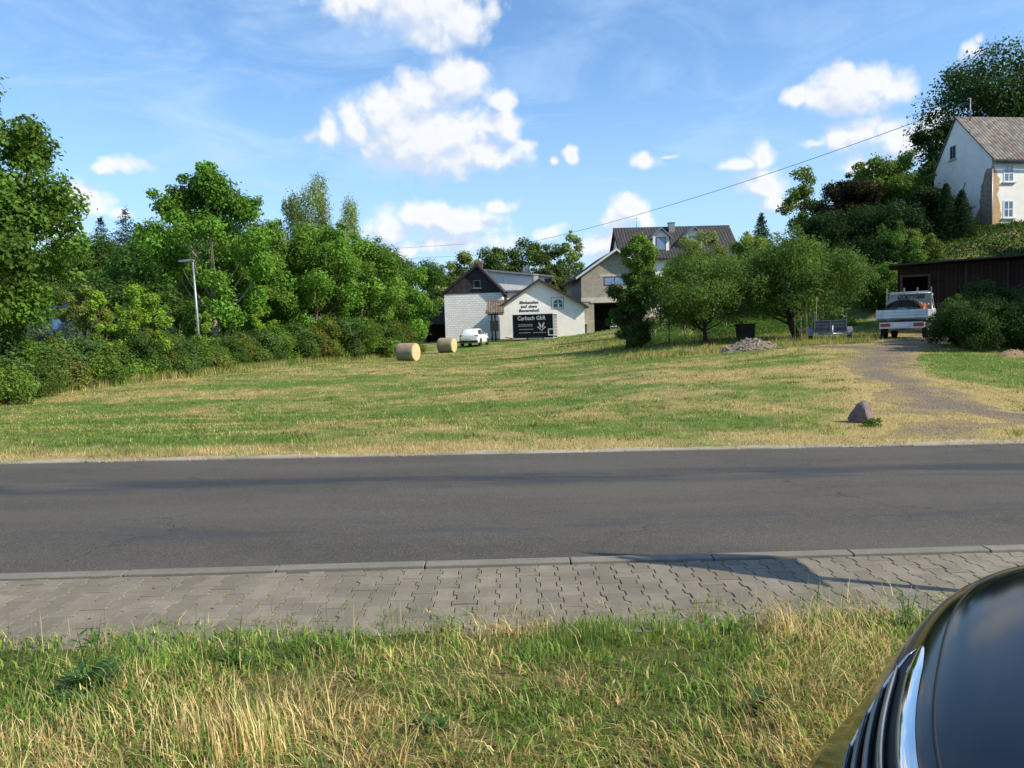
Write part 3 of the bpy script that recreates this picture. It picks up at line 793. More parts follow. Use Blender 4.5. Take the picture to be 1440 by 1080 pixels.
weed('leafy_weed', 1.62, 4.02, 4, .06, .01, (.10, .17, .06), 'lone thin grass stalk in front of the shadow on the pavement', 1.1, 3, sh=.32)
weed('leafy_weed', -2.85, 3.95, 4, .06, .01, (.20, .22, .08), 'tall thin stalk reaching over the pavement at the left', 1.1, 2, sh=.34)
weed('kerb_weed', -3.0, 5.20, 12, .06, .012, (.13, .14, .04), 'yellowish weed growing in the kerb joint at the left', .6)
weed('kerb_weed', -1.05, 5.19, 8, .05, .012, (.07, .12, .03), 'tiny weed in the kerb joint left of the shadow', .6)
weed('kerb_weed', .78, 5.18, 8, .05, .012, (.07, .12, .03), 'tiny green weed in the kerb joint inside the shadow', .6)
weed('kerb_weed', 2.55, 5.2, 10, .06, .012, (.09, .13, .04), 'small weed in the kerb joint at the right, above the car', .6)
# ------------------------------------------------------------------ buildings
def wall_mat(name, a, b_, scale=2.0, brick=None, stain=(.3, .28, .24), amt=.35, rough=.9, bump=.25):
    m, t, b = mat_new(name)
    tc = t.node('ShaderNodeTexCoord').outputs['Object']
    n = t.noise(tc, scale, 7, .65); n2 = t.noise(t.vscale(tc, (1.2, 1.2, .35)), 1.3, 6, .65); n3 = t.noise(tc, 30, 4, .7)
    c = t.mix(t.ss(n, .3, .7), a, b_); c = t.mix(t.ss(n2, .52, .75, 0, amt), c, stain); c = t.mix(t.ss(n3, .6, .8, 0, .3), c, tuple(x * .6 for x in a))
    hgt = n3
    if brick:
        sc, mort, var_ = brick
        sp = t.node('ShaderNodeSeparateXYZ'); t.link(tc, sp.inputs[0])
        cb = t.node('ShaderNodeCombineXYZ'); t.link(t.m('ADD', sp.outputs[0], sp.outputs[1]), cb.inputs[0]); t.link(sp.outputs[2], cb.inputs[1])
        br = t.node('ShaderNodeTexBrick'); t.link(cb.outputs[0], br.inputs['Vector'])
        br.inputs['Scale'].default_value = 1.0; br.inputs['Brick Width'].default_value = sc[0]; br.inputs['Row Height'].default_value = sc[1]; br.inputs['Mortar Size'].default_value = sc[2]
        br.inputs['Color1'].default_value = (1, 1, 1, 1); br.inputs['Color2'].default_value = (var_, var_, var_, 1); br.inputs['Mortar'].default_value = mort + (1,)
        c = t.mix(1.0, c, br.outputs['Color'], 'MULTIPLY')
        hgt = t.m('SUBTRACT', hgt, t.m('MULTIPLY', br.outputs['Fac'], 1.5))
    t.link(c, b.inputs['Base Color']); b.inputs['Roughness'].default_value = rough; b.inputs['Specular IOR Level'].default_value = .2
    bn = t.node('ShaderNodeBump'); bn.inputs['Strength'].default_value = bump; bn.inputs['Distance'].default_value = .02
    t.link(hgt, bn.inputs['Height']); t.link(bn.outputs[0], b.inputs['Normal'])
    return m
M['white_render'] = wall_mat('white_render', (.72, .71, .68), (.80, .79, .75), 1.5, amt=.22, stain=(.48, .46, .40))
M['white_brick'] = wall_mat('white_painted_brick', (.74, .74, .72), (.82, .81, .79), 3, brick=((.50, .25, .018), (.62, .60, .57), .90), amt=.25, stain=(.5, .47, .42))
M['dull_white'] = wall_mat('weathered_white_wall', (.66, .66, .64), (.76, .75, .71), 1.0, amt=.4)
M['grey_render'] = wall_mat('grey_block_render', (.27, .25, .215), (.345, .32, .27), 2, brick=((.75, .38, .014), (.86, .85, .83), .92), amt=.25, stain=(.22, .21, .18))
M['concrete'] = wall_mat('concrete_beam', (.42, .40, .35), (.50, .47, .41), 4)
M['slate'] = wall_mat('dark_slate_cladding', (.034, .031, .033), (.056, .051, .051), 1.2, brick=((.30, .16, .012), (.4, .4, .4), .72), amt=.2, stain=(.12, .11, .10), rough=.75)
M['fascia_dark'] = simple('dark_brown_fascia', (.028, .020, .017), .7, var=.3)
M['fascia_light'] = simple('pale_grey_fascia', (.50, .52, .54), .6, var=.1)
M['fascia_white'] = simple('white_trim', (.72, .72, .70), .6, var=.08)
M['dark_void'] = simple('dark_interior', (.012, .012, .014), .9, var=.4)
M['glass'] = simple('window_glass', (.03, .045, .06), .06, var=.2, spec=.9)
M['glass_blue'] = simple('window_glass_pale', (.14, .24, .40), .08, var=.2, spec=.9)
M['wood_brown'] = simple('brown_wood', (.10, .052, .028), .75, var=.5, scale=12, bump=.3)
M['wood_red'] = simple('red_brown_window_wood', (.12, .045, .035), .6, var=.3)
M['black_paint'] = simple('black_paint', (.012, .013, .016), .5, var=.2)
M['metal_grey'] = simple('galvanised_metal', (.36, .38, .40), .45, metal=.6, var=.2)
M['steel_dull'] = simple('dull_steel', (.25, .26, .27), .5, metal=.5, var=.2)
M['green_paint'] = simple('green_window_paint', (.02, .17, .12), .4, var=.25)
M['red_brick'] = wall_mat('red_brick', (.20, .085, .055), (.28, .12, .08), 3, brick=((.25, .08, .012), (.75, .75, .72), .8))
M['letter_dark'] = simple('dark_lettering', (.025, .028, .035), .6, var=.1)
M['plaster_tan'] = wall_mat('bare_tan_plaster', (.42, .27, .14), (.52, .36, .21), 3, amt=.5, stain=(.30, .22, .15))

def tile_mat(name, a, b_, pitch=.33, course=.36, moss=None, mamt=.4, axis=0, rough=.8, mscale=.45, streak=0.0):
    """roof tiles: rounded ribs along the slope and stepped courses (object coordinates, axis = ridge direction)"""
    m, t, b = mat_new(name)
    tc = t.node('ShaderNodeTexCoord').outputs['Object']
    sp = t.node('ShaderNodeSeparateXYZ'); t.link(tc, sp.inputs[0])
    u = sp.outputs[axis]; w = sp.outputs[2]
    rib = t.m('ABSOLUTE', t.m('SINE', t.m('MULTIPLY', u, math.pi / pitch)))
    cr = t.m('FRACT', t.m('DIVIDE', w, course * .62))
    cell = t.node('ShaderNodeCombineXYZ'); t.link(t.m('FLOOR', t.m('DIVIDE', u, pitch)), cell.inputs[0]); t.link(t.m('FLOOR', t.m('DIVIDE', w, course * .62)), cell.inputs[1])
    wn = t.node('ShaderNodeTexWhiteNoise', noise_dimensions='2D'); t.link(cell.outputs[0], wn.inputs[0])
    c = t.mix(wn.outputs['Value'], a, b_)
    n = t.noise(tc, mscale, 6, .65)
    if moss: c = t.mix(t.ss(n, .48, .62, 0, mamt), c, moss)
    if streak: c = t.mix(t.ss(rib, .35, .05, 0, streak), c, tuple(x * .35 for x in a))
    t.link(c, b.inputs['Base Color']); b.inputs['Roughness'].default_value = rough; b.inputs['Specular IOR Level'].default_value = .3
    h = t.m('ADD', t.m('MULTIPLY', rib, .8), cr)
    bn = t.node('ShaderNodeBump'); bn.inputs['Strength'].default_value = .9; bn.inputs['Distance'].default_value = .06
    t.link(h, bn.inputs['Height']); t.link(bn.outputs[0], b.inputs['Normal'])
    return m
M['tile_dark'] = tile_mat('dark_roof_tiles', (.028, .028, .032), (.058, .056, .060), axis=1)
M['tile_ribbed'] = tile_mat('grey_profiled_roof', (.030, .030, .034), (.052, .050, .054), pitch=.38, streak=.75, axis=0)
M['tile_brown'] = tile_mat('brown_porch_tiles', (.10, .070, .050), (.20, .15, .115), pitch=.25, course=.3, moss=(.05, .05, .03), streak=.3)
M['tile_old'] = tile_mat('old_grey_tiles', (.085, .077, .072), (.20, .18, .16), pitch=.3, course=.34, moss=(.12, .050, .032), mamt=.85, streak=.55, mscale=.28)

def gable_house(e, w, d, he, hr, wallm, roofm, ridge_x=None, over=(.45, .45), thick=.16, he2=None, gable_fascia=None, ridge_axis='y', wall=True, fascia_h=.2):
    """front gable in the plane y=0, x from 0 to w, ridge along y; he left eave, he2 right eave"""
    rx = w / 2 if ridge_x is None else ridge_x; he2 = he if he2 is None else he2
    if wall:
        MB().prism([(0, -1.2), (w, -1.2), (w, he2), (rx, hr), (0, he)], 0, d, 'y').build('wall', wallm, e)
    of, os_ = over
    s1 = (hr - he) / rx; s2 = (hr - he2) / (w - rx)
    t = thick
    rb = MB()
    L = [(rx, hr + .02), (-os_, he - os_ * s1 + .02), (-os_, he - os_ * s1 + .02 + t), (rx, hr + .02 + t)]
    Rr = [(rx, hr + .02), (rx, hr + .02 + t), (w + os_, he2 - os_ * s2 + .02 + t), (w + os_, he2 - os_ * s2 + .02)]
    rb.prism(L, -of, d + of, 'y'); rb.prism(Rr, -of, d + of, 'y')
    roof = rb.build('roof', roofm, e)
    if gable_fascia:
        fb_ = MB(); k = fascia_h
        fb_.prism([(rx, hr + t + .05), (-os_ - .03, he - os_ * s1 + t + .05), (-os_ - .03, he - os_ * s1 + t + .05 - k), (rx, hr + t + .05 - k * 1.15)], -of - .05, -of - .003, 'y')
        fb_.prism([(rx, hr + t + .05), (rx, hr + t + .05 - k * 1.15), (w + os_ + .03, he2 - os_ * s2 + t + .05 - k), (w + os_ + .03, he2 - os_ * s2 + t + .05)], -of - .05, -of - .003, 'y')
        fb_.build('fascia', gable_fascia, roof)
    return roof
def window(e, x0, x1, z0, z1, y=0.0, framem='fascia_white', glassm='glass', fw=.07, bars=(1, 0), sill=None, name='window', dep=.05, MM=None, y_out=.03):
    """window on the plane y (outside towards -y)"""
    f = MB()
    yo = y - y_out
    f.box(x0, x0 + fw, yo, y + dep, z0, z1, MM); f.box(x1 - fw, x1, yo, y + dep, z0, z1, MM)
    f.box(x0 + fw, x1 - fw, yo, y + dep, z0, z0 + fw, MM); f.box(x0 + fw, x1 - fw, yo, y + dep, z1 - fw, z1, MM)
    for i in range(bars[0]):
        xc = x0 + (x1 - x0) * (i + 1) / (bars[0] + 1); f.box(xc - fw * .4, xc + fw * .4, yo, y + dep, z0 + fw, z1 - fw, MM)
    for i in range(bars[1]):
        zc = z0 + (z1 - z0) * (i + 1) / (bars[1] + 1); f.box(x0 + fw, x1 - fw, yo + .004, y + dep, zc - fw * .3, zc + fw * .3, MM)
    o = f.build(name, M[framem], e)
    MB().box(x0 + fw * .5, x1 - fw * .5, yo + .018, y - .004, z0 + fw * .5, z1 - fw * .5, MM).build('pane', M[glassm], o)
    if sill: MB().box(x0 - .12, x1 + .12, y - .14, y - .002, z0 - .10, z0 - .01, MM).build('sill', M[sill], o)
    return o
def place(px, d, py=None, rz=0.0, **kw):
    if py is None: return ground_at(px, d)
    return spot(px, py, d)
def local(e, px, py):
    """pixel -> local x,z on the front plane of a building empty"""
    n = Vector((math.sin(-e.rotation_euler.z) * -1, 0, 0))
    rz = e.rotation_euler.z; nrm = Vector((math.sin(rz), -math.cos(rz), 0))
    r = RV * (px - 720) - UV_ * (py - 540) + FV * F
    o = Vector((0, 0, CAM_H)); t = (e.location - o).dot(nrm) / r.dot(nrm); p = o + r * t - e.location
    return p.x * math.cos(rz) + p.y * math.sin(rz), p.z

# farm shop ------------------------------------------------------------
e = empty('farm_shop', spot(702, 479, 82), rad(2), 'white farm shop with low gable and painted lettering above the black trailer', 'building')
w = local(e, 822, 440)[0]; he = local(e, 703, 434)[1]; rx, hr = local(e, 757, 395)
gable_house(e, w, 13, he, hr, M['white_render'], M['tile_dark'], rx, (.55, .35), .16, local(e, 821, 431)[1], M['fascia_dark'], fascia_h=.26)
MB().box(-.03, w * .9, -.04, -.002, -.6, .16).build('plinth', M['red_brick'], e)
for s, fs, xe_ in (('Einkaufen', (730.3, 427.4), 757), ('auf dem', (732.3, 432.9), 755.3), ('Bauernhof.', (729.8, 438.7), 758.6)):
    x, z = local(e, *fs)
    fit_lettering(s, .40, local(e, xe_, fs[1])[0] - x, M['letter_dark'], e, (x, -.012, z), bold=.014, name='painted_lettering', spacing=1.06, shear=.12)
# arched window with painted surround
x0, z0 = local(e, 775, 435.0); x1, z1 = local(e, 792.5, 417.5)
wf = MB()
for a, b_, c_, d_ in ((x0, x1, z0, z0 + .05), (x0, x1, z1 - .05, z1), (x0, x0 + .05, z0 + .05, z1 - .05), (x1 - .05, x1, z0 + .05, z1 - .05)): wf.box(a, b_, -.012, -.002, c_, d_)
wo_ = wf.build('window', M['wood_red'], e)
xa, xb, za, zb = x0 + .22, x1 - .08, z0 + .14, z1 - .16; xc = (xa + xb) / 2; ra = (xb - xa) / 2; zs = zb - ra
arch = lambda r, k=16: [(xc + r * math.cos(math.pi * i / k), zs + r * math.sin(math.pi * i / k)) for i in range(k + 1)]
MB().prism([(xc + ra, za)] + arch(ra) + [(xc - ra, za)], -.03, -.003, 'y').build('frame', M['fascia_white'], wo_)
g1 = MB(); r2 = ra - .07
g1.prism([(xc - .04, zs + .03)] + [(xc - .04 - (r2 - .04) * math.sin(math.pi / 2 * i / 8), zs + .03 + (r2 - .04) * math.cos(math.pi / 2 * i / 8)) for i in range(9)], -.05, -.031, 'y')
g1.prism([(xc + .04, zs + .03)] + [(xc + .04 + (r2 - .04) * math.sin(math.pi / 2 * i / 8), zs + .03 + (r2 - .04) * math.cos(math.pi / 2 * i / 8)) for i in range(9)], -.05, -.031, 'y')
g1.box(xc - r2, xc - .05, -.05, -.031, za + .06, zs - .03); g1.box(xc + r2 - .34, xc + r2, -.05, -.031, za + .06, zs - .03)
g1.build('pane', M['green_paint'], wo_)
dp = MB(); dp.tube([(-.28, -.35, he - .35), (-.05, -.12, he - .75), (.08, -.07, he - .9), (.08, -.07, .0)], .045, 8); dp.build('drainpipe', M['metal_grey'], e)
cx_, cz_ = local(e, 757, 391)
MB().box(rx - .28, rx + .22, 3.0, 3.5, hr - .2, hr + .85).box(rx - .33, rx + .27, 2.95, 3.55, hr + .85, hr + .95).build('chimney', M['concrete'], e)

# porch between shop and barn
e = empty('tiled_porch', spot(684, 481, 80.5), 0, 'small porch with brown tiled roof on dark posts left of the farm shop', 'porch')
x1, z1 = local(e, 706, 421.5); x0, z0 = local(e, 681.5, 441.5); xe, _ = local(e, 709, 440)
pr_ = MB(); pr_.add([(x0 + .1, 0 - .5, z0), (xe, -.5, z0), (xe, 2.6, z1), (x0 + .3, 2.6, z1), (x0 + .1, -.5, z0 + .12), (xe, -.5, z0 + .12), (xe, 2.6, z1 + .12), (x0 + .3, 2.6, z1 + .12)],
    [(0, 1, 2, 3), (4, 5, 6, 7), (0, 1, 5, 4), (1, 2, 6, 5), (2, 3, 7, 6), (3, 0, 4, 7)]); pr_.build('roof', M['tile_brown'], e)
for a in (692.0, 696.5):
    xx, _ = local(e, a, 460); MB().box(xx - .08, xx + .08, -.08, .08, -.3, z0 + .1).build('post', M['fascia_dark'], e)
MB().box(x0 + .3, xe - .1, -.42, -.30, z0 - .16, z0 - .01).build('beam', M['fascia_dark'], e)
xa, za = local(e, 689.5, 465.5); xb, zb = local(e, 701, 451)
MB().box(xa, xb, -.16, -.082, za, zb).build('notice_board', M['black_paint'], e, bevel=.01)

# barn with slate gable ---------------------------------------------------
e = empty('slate_gable_house', spot(627, 484, 88), rad(-4), 'tall white brick building with dark slate gable at the left of the farm', 'building')
w = local(e, 707, 440)[0]; he = local(e, 628, 413)[1]; rx, hr = local(e, 671, 374)
MB().prism([(0, -1.2), (w, -1.2), (w, he - .05), (0, he - .05)], 0, 14, 'y').build('wall', M['white_brick'], e)
MB().prism([(-.05, he - .05), (w + .05, he - .05), (w + .05, he), (rx, hr), (-.05, he)], -.06, 13.9, 'y').build('gable_cladding', M['slate'], e)
gable_house(e, w, 14, he + .02, hr + .02, None, M['tile_dark'], rx, (.45, .30), .18, he + .02, M['black_paint'], wall=False, fascia_h=.30)
xa, za = local(e, 666.5, 405); xb, zb = local(e, 675.5, 394)
window(e, xa, xb, za, zb, -.06, 'steel_dull', 'dark_void', .06, (0, 0), 'steel_dull')
MB().box(rx - .3, rx + .3, 2.5, 3.1, hr - .3, hr + .75).build('chimney', M['red_brick'], e)
at_ = MB(); at_.tube([(rx + .3, 2, hr - .2), (rx + .3, 2, hr + 2.0)], .03, 6); at_.tube([(rx - .15, 2, hr + 1.75), (rx + .75, 2, hr + 1.75)], .02, 5); at_.tube([(rx, 2, hr + 1.4), (rx + .6, 2, hr + 1.4)], .02, 5); at_.build('antenna', M['steel_dull'], e)
# long building behind, seen above the shop roof
e = empty('long_white_building', spot(672, 480, 103), rad(-3), 'long whitewashed building with flat sloping roof behind the shop gable', 'building')
w = local(e, 776, 420)[0]; zl = local(e, 690, 382)[1]; zr_ = local(e, 775, 390.5)[1]
MB().prism([(0, -1.2), (w, -1.2), (w, zr_), (0, zl + .25)], 0, 9, 'y').build('wall', M['dull_white'], e)
MB().prism([(-.3, zl + .28), (-.3, zl + .52), (w + .5, zr_ + .22), (w + .5, zr_ - .02)], -.5, 9.4, 'y').build('roof', M['steel_dull'], e)
MB().box(w - .9, w + .02, -.04, -.003, zr_ - 1.6, zr_ - .1).build('cladding_panel', M['wood_brown'], e)
MB().box(w * .62, w * .62 + .9, 3, 3.6, zl - .3, zl + .75).build('chimney', M['steel_dull'], e)
# low connecting roof
e = empty('flat_roof_link', spot(696, 480, 90), 0, 'flat roofed link with brown panel between slate gable and farm shop', 'building')
x1 = local(e, 735, 410)[0]; z1 = local(e, 700, 409.5)[1]; xb = local(e, 713, 420)[0]
MB().box(.2, x1, 0, 4, -1, z1 - .12).build('wall', M['dull_white'], e)
MB().box(-.45, x1 + .1, -.35, 4.2, z1 - .10, z1 + .06).build('roof', M['steel_dull'], e)
MB().box(.25, xb, -.05, -.003, z1 - 2.6, z1 - .12).build('panel', M['wood_brown'], e)

# dark open shed at the left of the barn
e = empty('dark_shed', spot(599, 486, 92), rad(0), 'dark open shed in shade left of the white brick wall', 'shed')
w = local(e, 627.5, 450)[0]; h_ = local(e, 612, 432)[1]
MB().box(0, .15, 0, 5, -1, h_).box(w - .15, w, 0, 5, -1, h_).box(.15, w - .15, 4.85, 5, -1, h_).box(.15, w - .15, 0, .15, h_ * .55, h_).build('wall', M['black_paint'], e)
MB().prism([(-.3, h_ + .01), (w + .1, h_ + .05), (w + .1, h_ + .2), (-.3, h_ + .15)], -.6, 5.2, 'y').build('roof', M['steel_dull'], e)

# grey garage house ---------------------------------------------------------
e = empty('garage_house', spot(819, 469, 86), rad(3), 'grey rendered garage with open dark doorway and dormant gable window', 'building')
w = local(e, 913, 430)[0]; he = local(e, 818, 388)[1]; rx, hr = local(e, 865, 353)
zb_ = local(e, 830, 424)[1]; zc_ = local(e, 830, 418.5)[1]
xa = local(e, 835.5, 440)[0]; xb = xa + 3.3; zt = local(e, 850, 425.5)[1]
gable_house(e, w, 13, he, hr, None, M['tile_dark'], rx, (.75, .65), .2, he, M['fascia_light'], fascia_h=.24, wall=False)
wg = MB(); wg.prism([(0, zt), (w, zt), (w, he), (rx, hr), (0, he)], 0, 13, 'y')
wg.box(0, xa, 0, .3, -1.2, zt); wg.box(xb, w, 0, .3, -1.2, zt); wg.box(0, .3, .3, 13, -1.2, zt); wg.box(w - .3, w, .3, 13, -1.2, zt); wg.box(.3, w - .3, 12.7, 13, -1.2, zt)
wg.build('wall', M['grey_render'], e)
MB().box(-.04, w + .04, -.06, -.002, zb_, zc_).build('concrete_beam', M['concrete'], e)
MB().box(xa - .38, xb + .3, -.10, -.062, zt + .0, zb_ + .02).build('lintel', M['concrete'], e)
xa, za = local(e, 849.5, 401.5); xb, zb = local(e, 879, 388.5)
window(e, xa, xb, za, zb, 0, 'wood_red', 'glass_blue', .09, (1, 0))
MB().box(xa - .5, xb + .4, -.03, -.004, zb + .03, zb + .26).build('lintel', M['concrete'], e)
e['label'] = 'grey rendered garage with open dark doorway and small wooden gable window'

# house with dormers: ridge parallel to the picture ---------------------------
e = empty('dormer_house', spot(876, 440, 95), rad(2), 'house with large dark ribbed roof and two gabled dormers behind the apple trees', 'building')
w = local(e, 1041, 400)[0]; zr0 = local(e, 880, 315)[1]; ze = local(e, 876, 356)[1] - .4
dz = (zr0 - ze); dy = dz * 1.02
MB().prism([(0, -3), (9.6, -3), (9.6, ze - .15), (4.8, zr0 - .15), (0, ze - .15)], .25, w - .25, 'x').build('wall', M['white_render'], e)
sl = (zr0 - ze) / 4.8
rf = MB()
rf.add([(-.15, -.7, ze - .7 * sl), (w + .15, -.7, ze - .7 * sl), (w + .15, 4.8, zr0), (-.15, 4.8, zr0), (-.15, -.7, ze - .7 * sl + .2), (w + .15, -.7, ze - .7 * sl + .2), (w + .15, 4.8, zr0 + .2), (-.15, 4.8, zr0 + .2)],
       [(0, 1, 2, 3), (4, 5, 6, 7), (0, 1, 5, 4), (1, 2, 6, 5), (3, 0, 4, 7)])
rf.add([(-.15, 10.3, ze - .7 * sl), (w + .15, 10.3, ze - .7 * sl), (w + .15, 4.8, zr0), (-.15, 4.8, zr0), (-.15, 10.3, ze - .7 * sl + .2), (w + .15, 10.3, ze - .7 * sl + .2), (w + .15, 4.8, zr0 + .2), (-.15, 4.8, zr0 + .2)],
       [(0, 1, 2, 3), (4, 5, 6, 7), (0, 1, 5, 4), (1, 2, 6, 5), (3, 0, 4, 7)])
roof = rf.build('roof', M['tile_ribbed'], e)
MB().prism([(-.76, ze - .7 * sl - .1), (4.8, zr0 + .22), (4.8, zr0 - .2), (-.76, ze - .7 * sl + .12 - .5)], -.22, -.155, 'x').build('verge_board', M['wood_brown'], roof)
MB().prism([(-.76, ze - .7 * sl - .1), (4.8, zr0 + .22), (4.8, zr0 - .05), (-.76, ze - .7 * sl + .12 - .35)], w + .155, w + .22, 'x').build('verge_board', M['wood_brown'], roof)
def dormer(xc, wd=2.0):
    zb = ze + 1.55 * sl * .5; z_e = zb + 1.75; zp = z_e + .95
    d_ = MB(); d_.prism([(xc - wd / 2, zb - .6), (xc + wd / 2, zb - .6), (xc + wd / 2, z_e), (xc, zp - .1), (xc - wd / 2, z_e)], .55, 4.0, 'y')
    o = d_.build('dormer', M['white_render'], e)
    r_ = MB(); s = (zp - z_e) / (wd / 2); os_ = .35
    r_.prism([(xc, zp), (xc - wd / 2 - os_, z_e - os_ * s), (xc - wd / 2 - os_, z_e - os_ * s + .14), (xc, zp + .14)], .15, 4.4, 'y')
    r_.prism([(xc, zp), (xc, zp + .14), (xc + wd / 2 + os_, z_e - os_ * s + .14), (xc + wd / 2 + os_, z_e - os_ * s)], .15, 4.4, 'y')
    r_.build('roof', M['steel_dull'], o)
    f = MB(); z0, z1 = zb + .05, z_e - .1; x0, x1 = xc - wd * .30, xc + wd * .30
    for a, b_, c_, dd in ((x0, x0 + .08, z0, z1), (x1 - .08, x1, z0, z1), (x0 + .08, x1 - .08, z0, z0 + .08), (x0 + .08, x1 - .08, z1 - .08, z1)): f.box(a, b_, .49, .55, c_, dd)
    f.build('frame', M['wood_red'], o)
    MB().box(x0 + .04, x1 - .04, .51, .548, z0 + .04, z1 - .04).build('pane', M['glass_blue'], o)
dormer(local(e, 930, 350)[0] + .1); dormer(local(e, 977, 350)[0] + .1)
xx = local(e, 953, 320)[0] + .2
MB().box(xx - .38, xx + .38, 3.7, 4.4, zr0 - 1.3, zr0 + .5).box(xx - .43, xx + .43, 3.65, 4.45, zr0 + .5, zr0 + .6).build('chimney', M['steel_dull'], e)
xx = local(e, 906, 320)[0]
an = MB(); an.tube([(xx, 4.6, zr0), (xx, 4.6, zr0 + 1.5)], .035, 6); an.tube([(xx - .3, 4.6, zr0 + 1.3), (xx + .3, 4.6, zr0 + 1.3)], .02, 5); an.build('antenna', M['metal_grey'], e)
for a in (2.2, 5.0, 8.2, 11.5): window(e, a, a + 1.2, -.2, 1.2, 0, 'wood_red', 'glass_blue', .08, (1, 0), 'concrete')

# old house on the bank ---------------------------------------------------------
cor = spot(1394, 338, 58)
e = empty('old_house', cor, rad(8), 'weathered white house with mossy tiled roof on the bank at the upper right', 'building')
# local frame: x along the front wall (to the right, away), y into the house
HE = Z_at(1393, 221, 58)[0] + CAM_H - cor.z; GW = 6.3; HR = HE + 3.85; LEN = 16
yr = 3.8
b = MB(); b.prism([(0, -2.5), (GW, -2.5), (GW, HE), (yr, HR), (0, HE)], 0, LEN, 'x'); wl = b.build('wall', M['white_render'], e)
rb = MB(); s1 = (HR - HE) / yr
for sgn in (0, 1):
    y0 = -.35 if sgn == 0 else GW + .35; z0 = HE - .35 * (s1 if sgn == 0 else (HR - HE) / (GW - yr))
    rb.add([(-.12, y0, z0 + .02), (LEN + .2, y0, z0 + .02), (LEN + .2, yr, HR + .02), (-.12, yr, HR + .02), (-.12, y0, z0 + .16), (LEN + .2, y0, z0 + .16), (LEN + .2, yr, HR + .16), (-.12, yr, HR + .16)],
           [(0, 1, 2, 3), (4, 5, 6, 7), (0, 1, 5, 4), (1, 2, 6, 5), (3, 0, 4, 7)])
roof = rb.build('roof', M['tile_old'], e)
MB().tube([(-.1, -.45, HE - .34 * s1), (LEN, -.45, HE - .34 * s1)], .075, 8).build('gutter', M['steel_dull'], roof)
for k, xx in enumerate((.95, 3.05, 5.9, 8.8)):
    for z0 in (1.65, 4.3):
        window(e, xx, xx + .86, z0, z0 + 1.3, 0, 'fascia_white', 'glass_blue', .09, (1, 1), 'concrete')
# peeled plaster: thin raised patches of bare render with a ragged outline
def patch(pts, plane, name, mat, off=.012):
    rs = random.Random(len(pts)); P = []
    for (a, z), (a2, z2) in zip(pts, pts[1:] + pts[:1]):
        for k in range(6):
            t = k / 6; P.append((a + (a2 - a) * t + rs.uniform(-.07, .07), z + (z2 - z) * t + rs.uniform(-.09, .09)))
    P = [(max(.004, a), z) for a, z in P]
    MB().prism(P, -off, -.002, 'y' if plane == 'front' else 'x').build(name, mat, e)
patch([(0, -2.4), (.85, -2.4), (.70, .4), (.8, 1.9), (.5, 3.4), (.7, 4.5), (.2, 5.4), (0, 5.5)], 'front', 'bare_plaster', M['plaster_tan'])
M['grime'] = wall_mat('grimy_bare_render', (.20, .16, .12), (.36, .29, .22), 4, amt=.7, stain=(.10, .08, .06))
patch([(0, -2.4), (2.6, -2.4), (2.0, -.2), (1.8, 1.6), (1.2, 2.6), (1.1, 4.2), (.6, 5.3), (0, 5.4)], 'gable', 'bare_plaster', M['grime'])
MB().tube([(-.07, -.12, HE - .5), (-.07, -.12, -1)], .05, 8).build('drainpipe', M['metal_grey'], e)
# windows of the gable wall (plane x=0, outside towards -x)
R90 = Matrix.Rotation(rad(-90), 4, 'Z')          # local window x -> -y
window(e, -4.45, -3.8, 6.9, 7.95, 0, 'steel_dull', 'dark_void', .07, (1, 0), 'concrete', MM=R90)
window(e, -6.6, -5.8, 1.6, 2.6, 0, 'steel_dull', 'dark_void', .07, (0, 0), None, MM=R90)
cw = MB(); cw.tube([(-.03, 2.7, 4.8), (-.03, 3.4, 3.3), (-.03, 4.2, 3.0), (-.03, 4.2, .2)], .022, 5); cw.tube([(-.03, 6.6, 3.6), (-.03, 5.2, 4.1)], .02, 5); cw.build('wall_cable', M['black_paint'], e)
an = MB(); an.tube([(.9, yr - .4, HR - .4), (.9, yr - .4, HR + 1.5)], .045, 7); an.tube([(.9, yr - .4, HR + 1.4), (.55, yr - .6, HR + 1.4)], .03, 6); an.tube([(.9, yr - .4, HR + .9), (1.25, yr - .2, HR - .1)], .02, 5); an.tube([(.9, yr - .9, HR + 1.1), (.9, yr + .1, HR + 1.1)], .02, 5); an.build('antenna', M['steel_dull'], e)
roof_mast = e.matrix_basis @ Vector((.9, yr - .4, HR + 1.0))
bpy.context.view_layer.update()
roof_mast = e.matrix_world @ Vector((.9, yr - .4, HR + 1.2))

# wooden shed below the bank ------------------------------------------------------
e = empty('wooden_shed', spot(1262, 460, 43), rad(-27), 'long dark wooden shed with open bay behind the flatbed truck', 'shed')
M['shed_wood'] = wall_mat('dark_red_brown_boards', (.026, .016, .013), (.044, .026, .021), 3, brick=((.20, 6.0, .012), (.25, .25, .25), .6), amt=.4, stain=(.03, .02, .015))
w = 9.6; zt = local(e, 1264, 374)[1]
xa = local(e, 1268, 400)[0]; xb = local(e, 1306, 400)[0]; zo = local(e, 1290, 389)[1]
wl = MB(); wl.box(0, xa, 0, .12, -1, zt - .05); wl.box(xb, w, 0, .12, -1, zt - .02); wl.box(xa, xb, 0, .12, zo, zt - .05); wl.box(0, .12, .12, 3.2, -1, zt); wl.box(w - .12, w, .12, 3.2, -1, zt); wl.box(.12, w - .12, 3.1, 3.2, -1, zt)
wl.build('wall', M['shed_wood'], e)
MB().prism([(-.45, zt - .02), (w + .4, zt + .18), (w + .4, zt + .26), (-.45, zt + .06)], -.75, 3.5, 'y').build('roof', M['tile_dark'], e)
MB().box(xa - .08, xa + .04, -.04, -.003, -1, zo).box(xb - .04, xb + .08, -.04, -.003, -1, zo).box(xa - .08, xb + .08, -.042, -.003, zo, zo + .12).build('door_frame', M['wood_brown'], e)
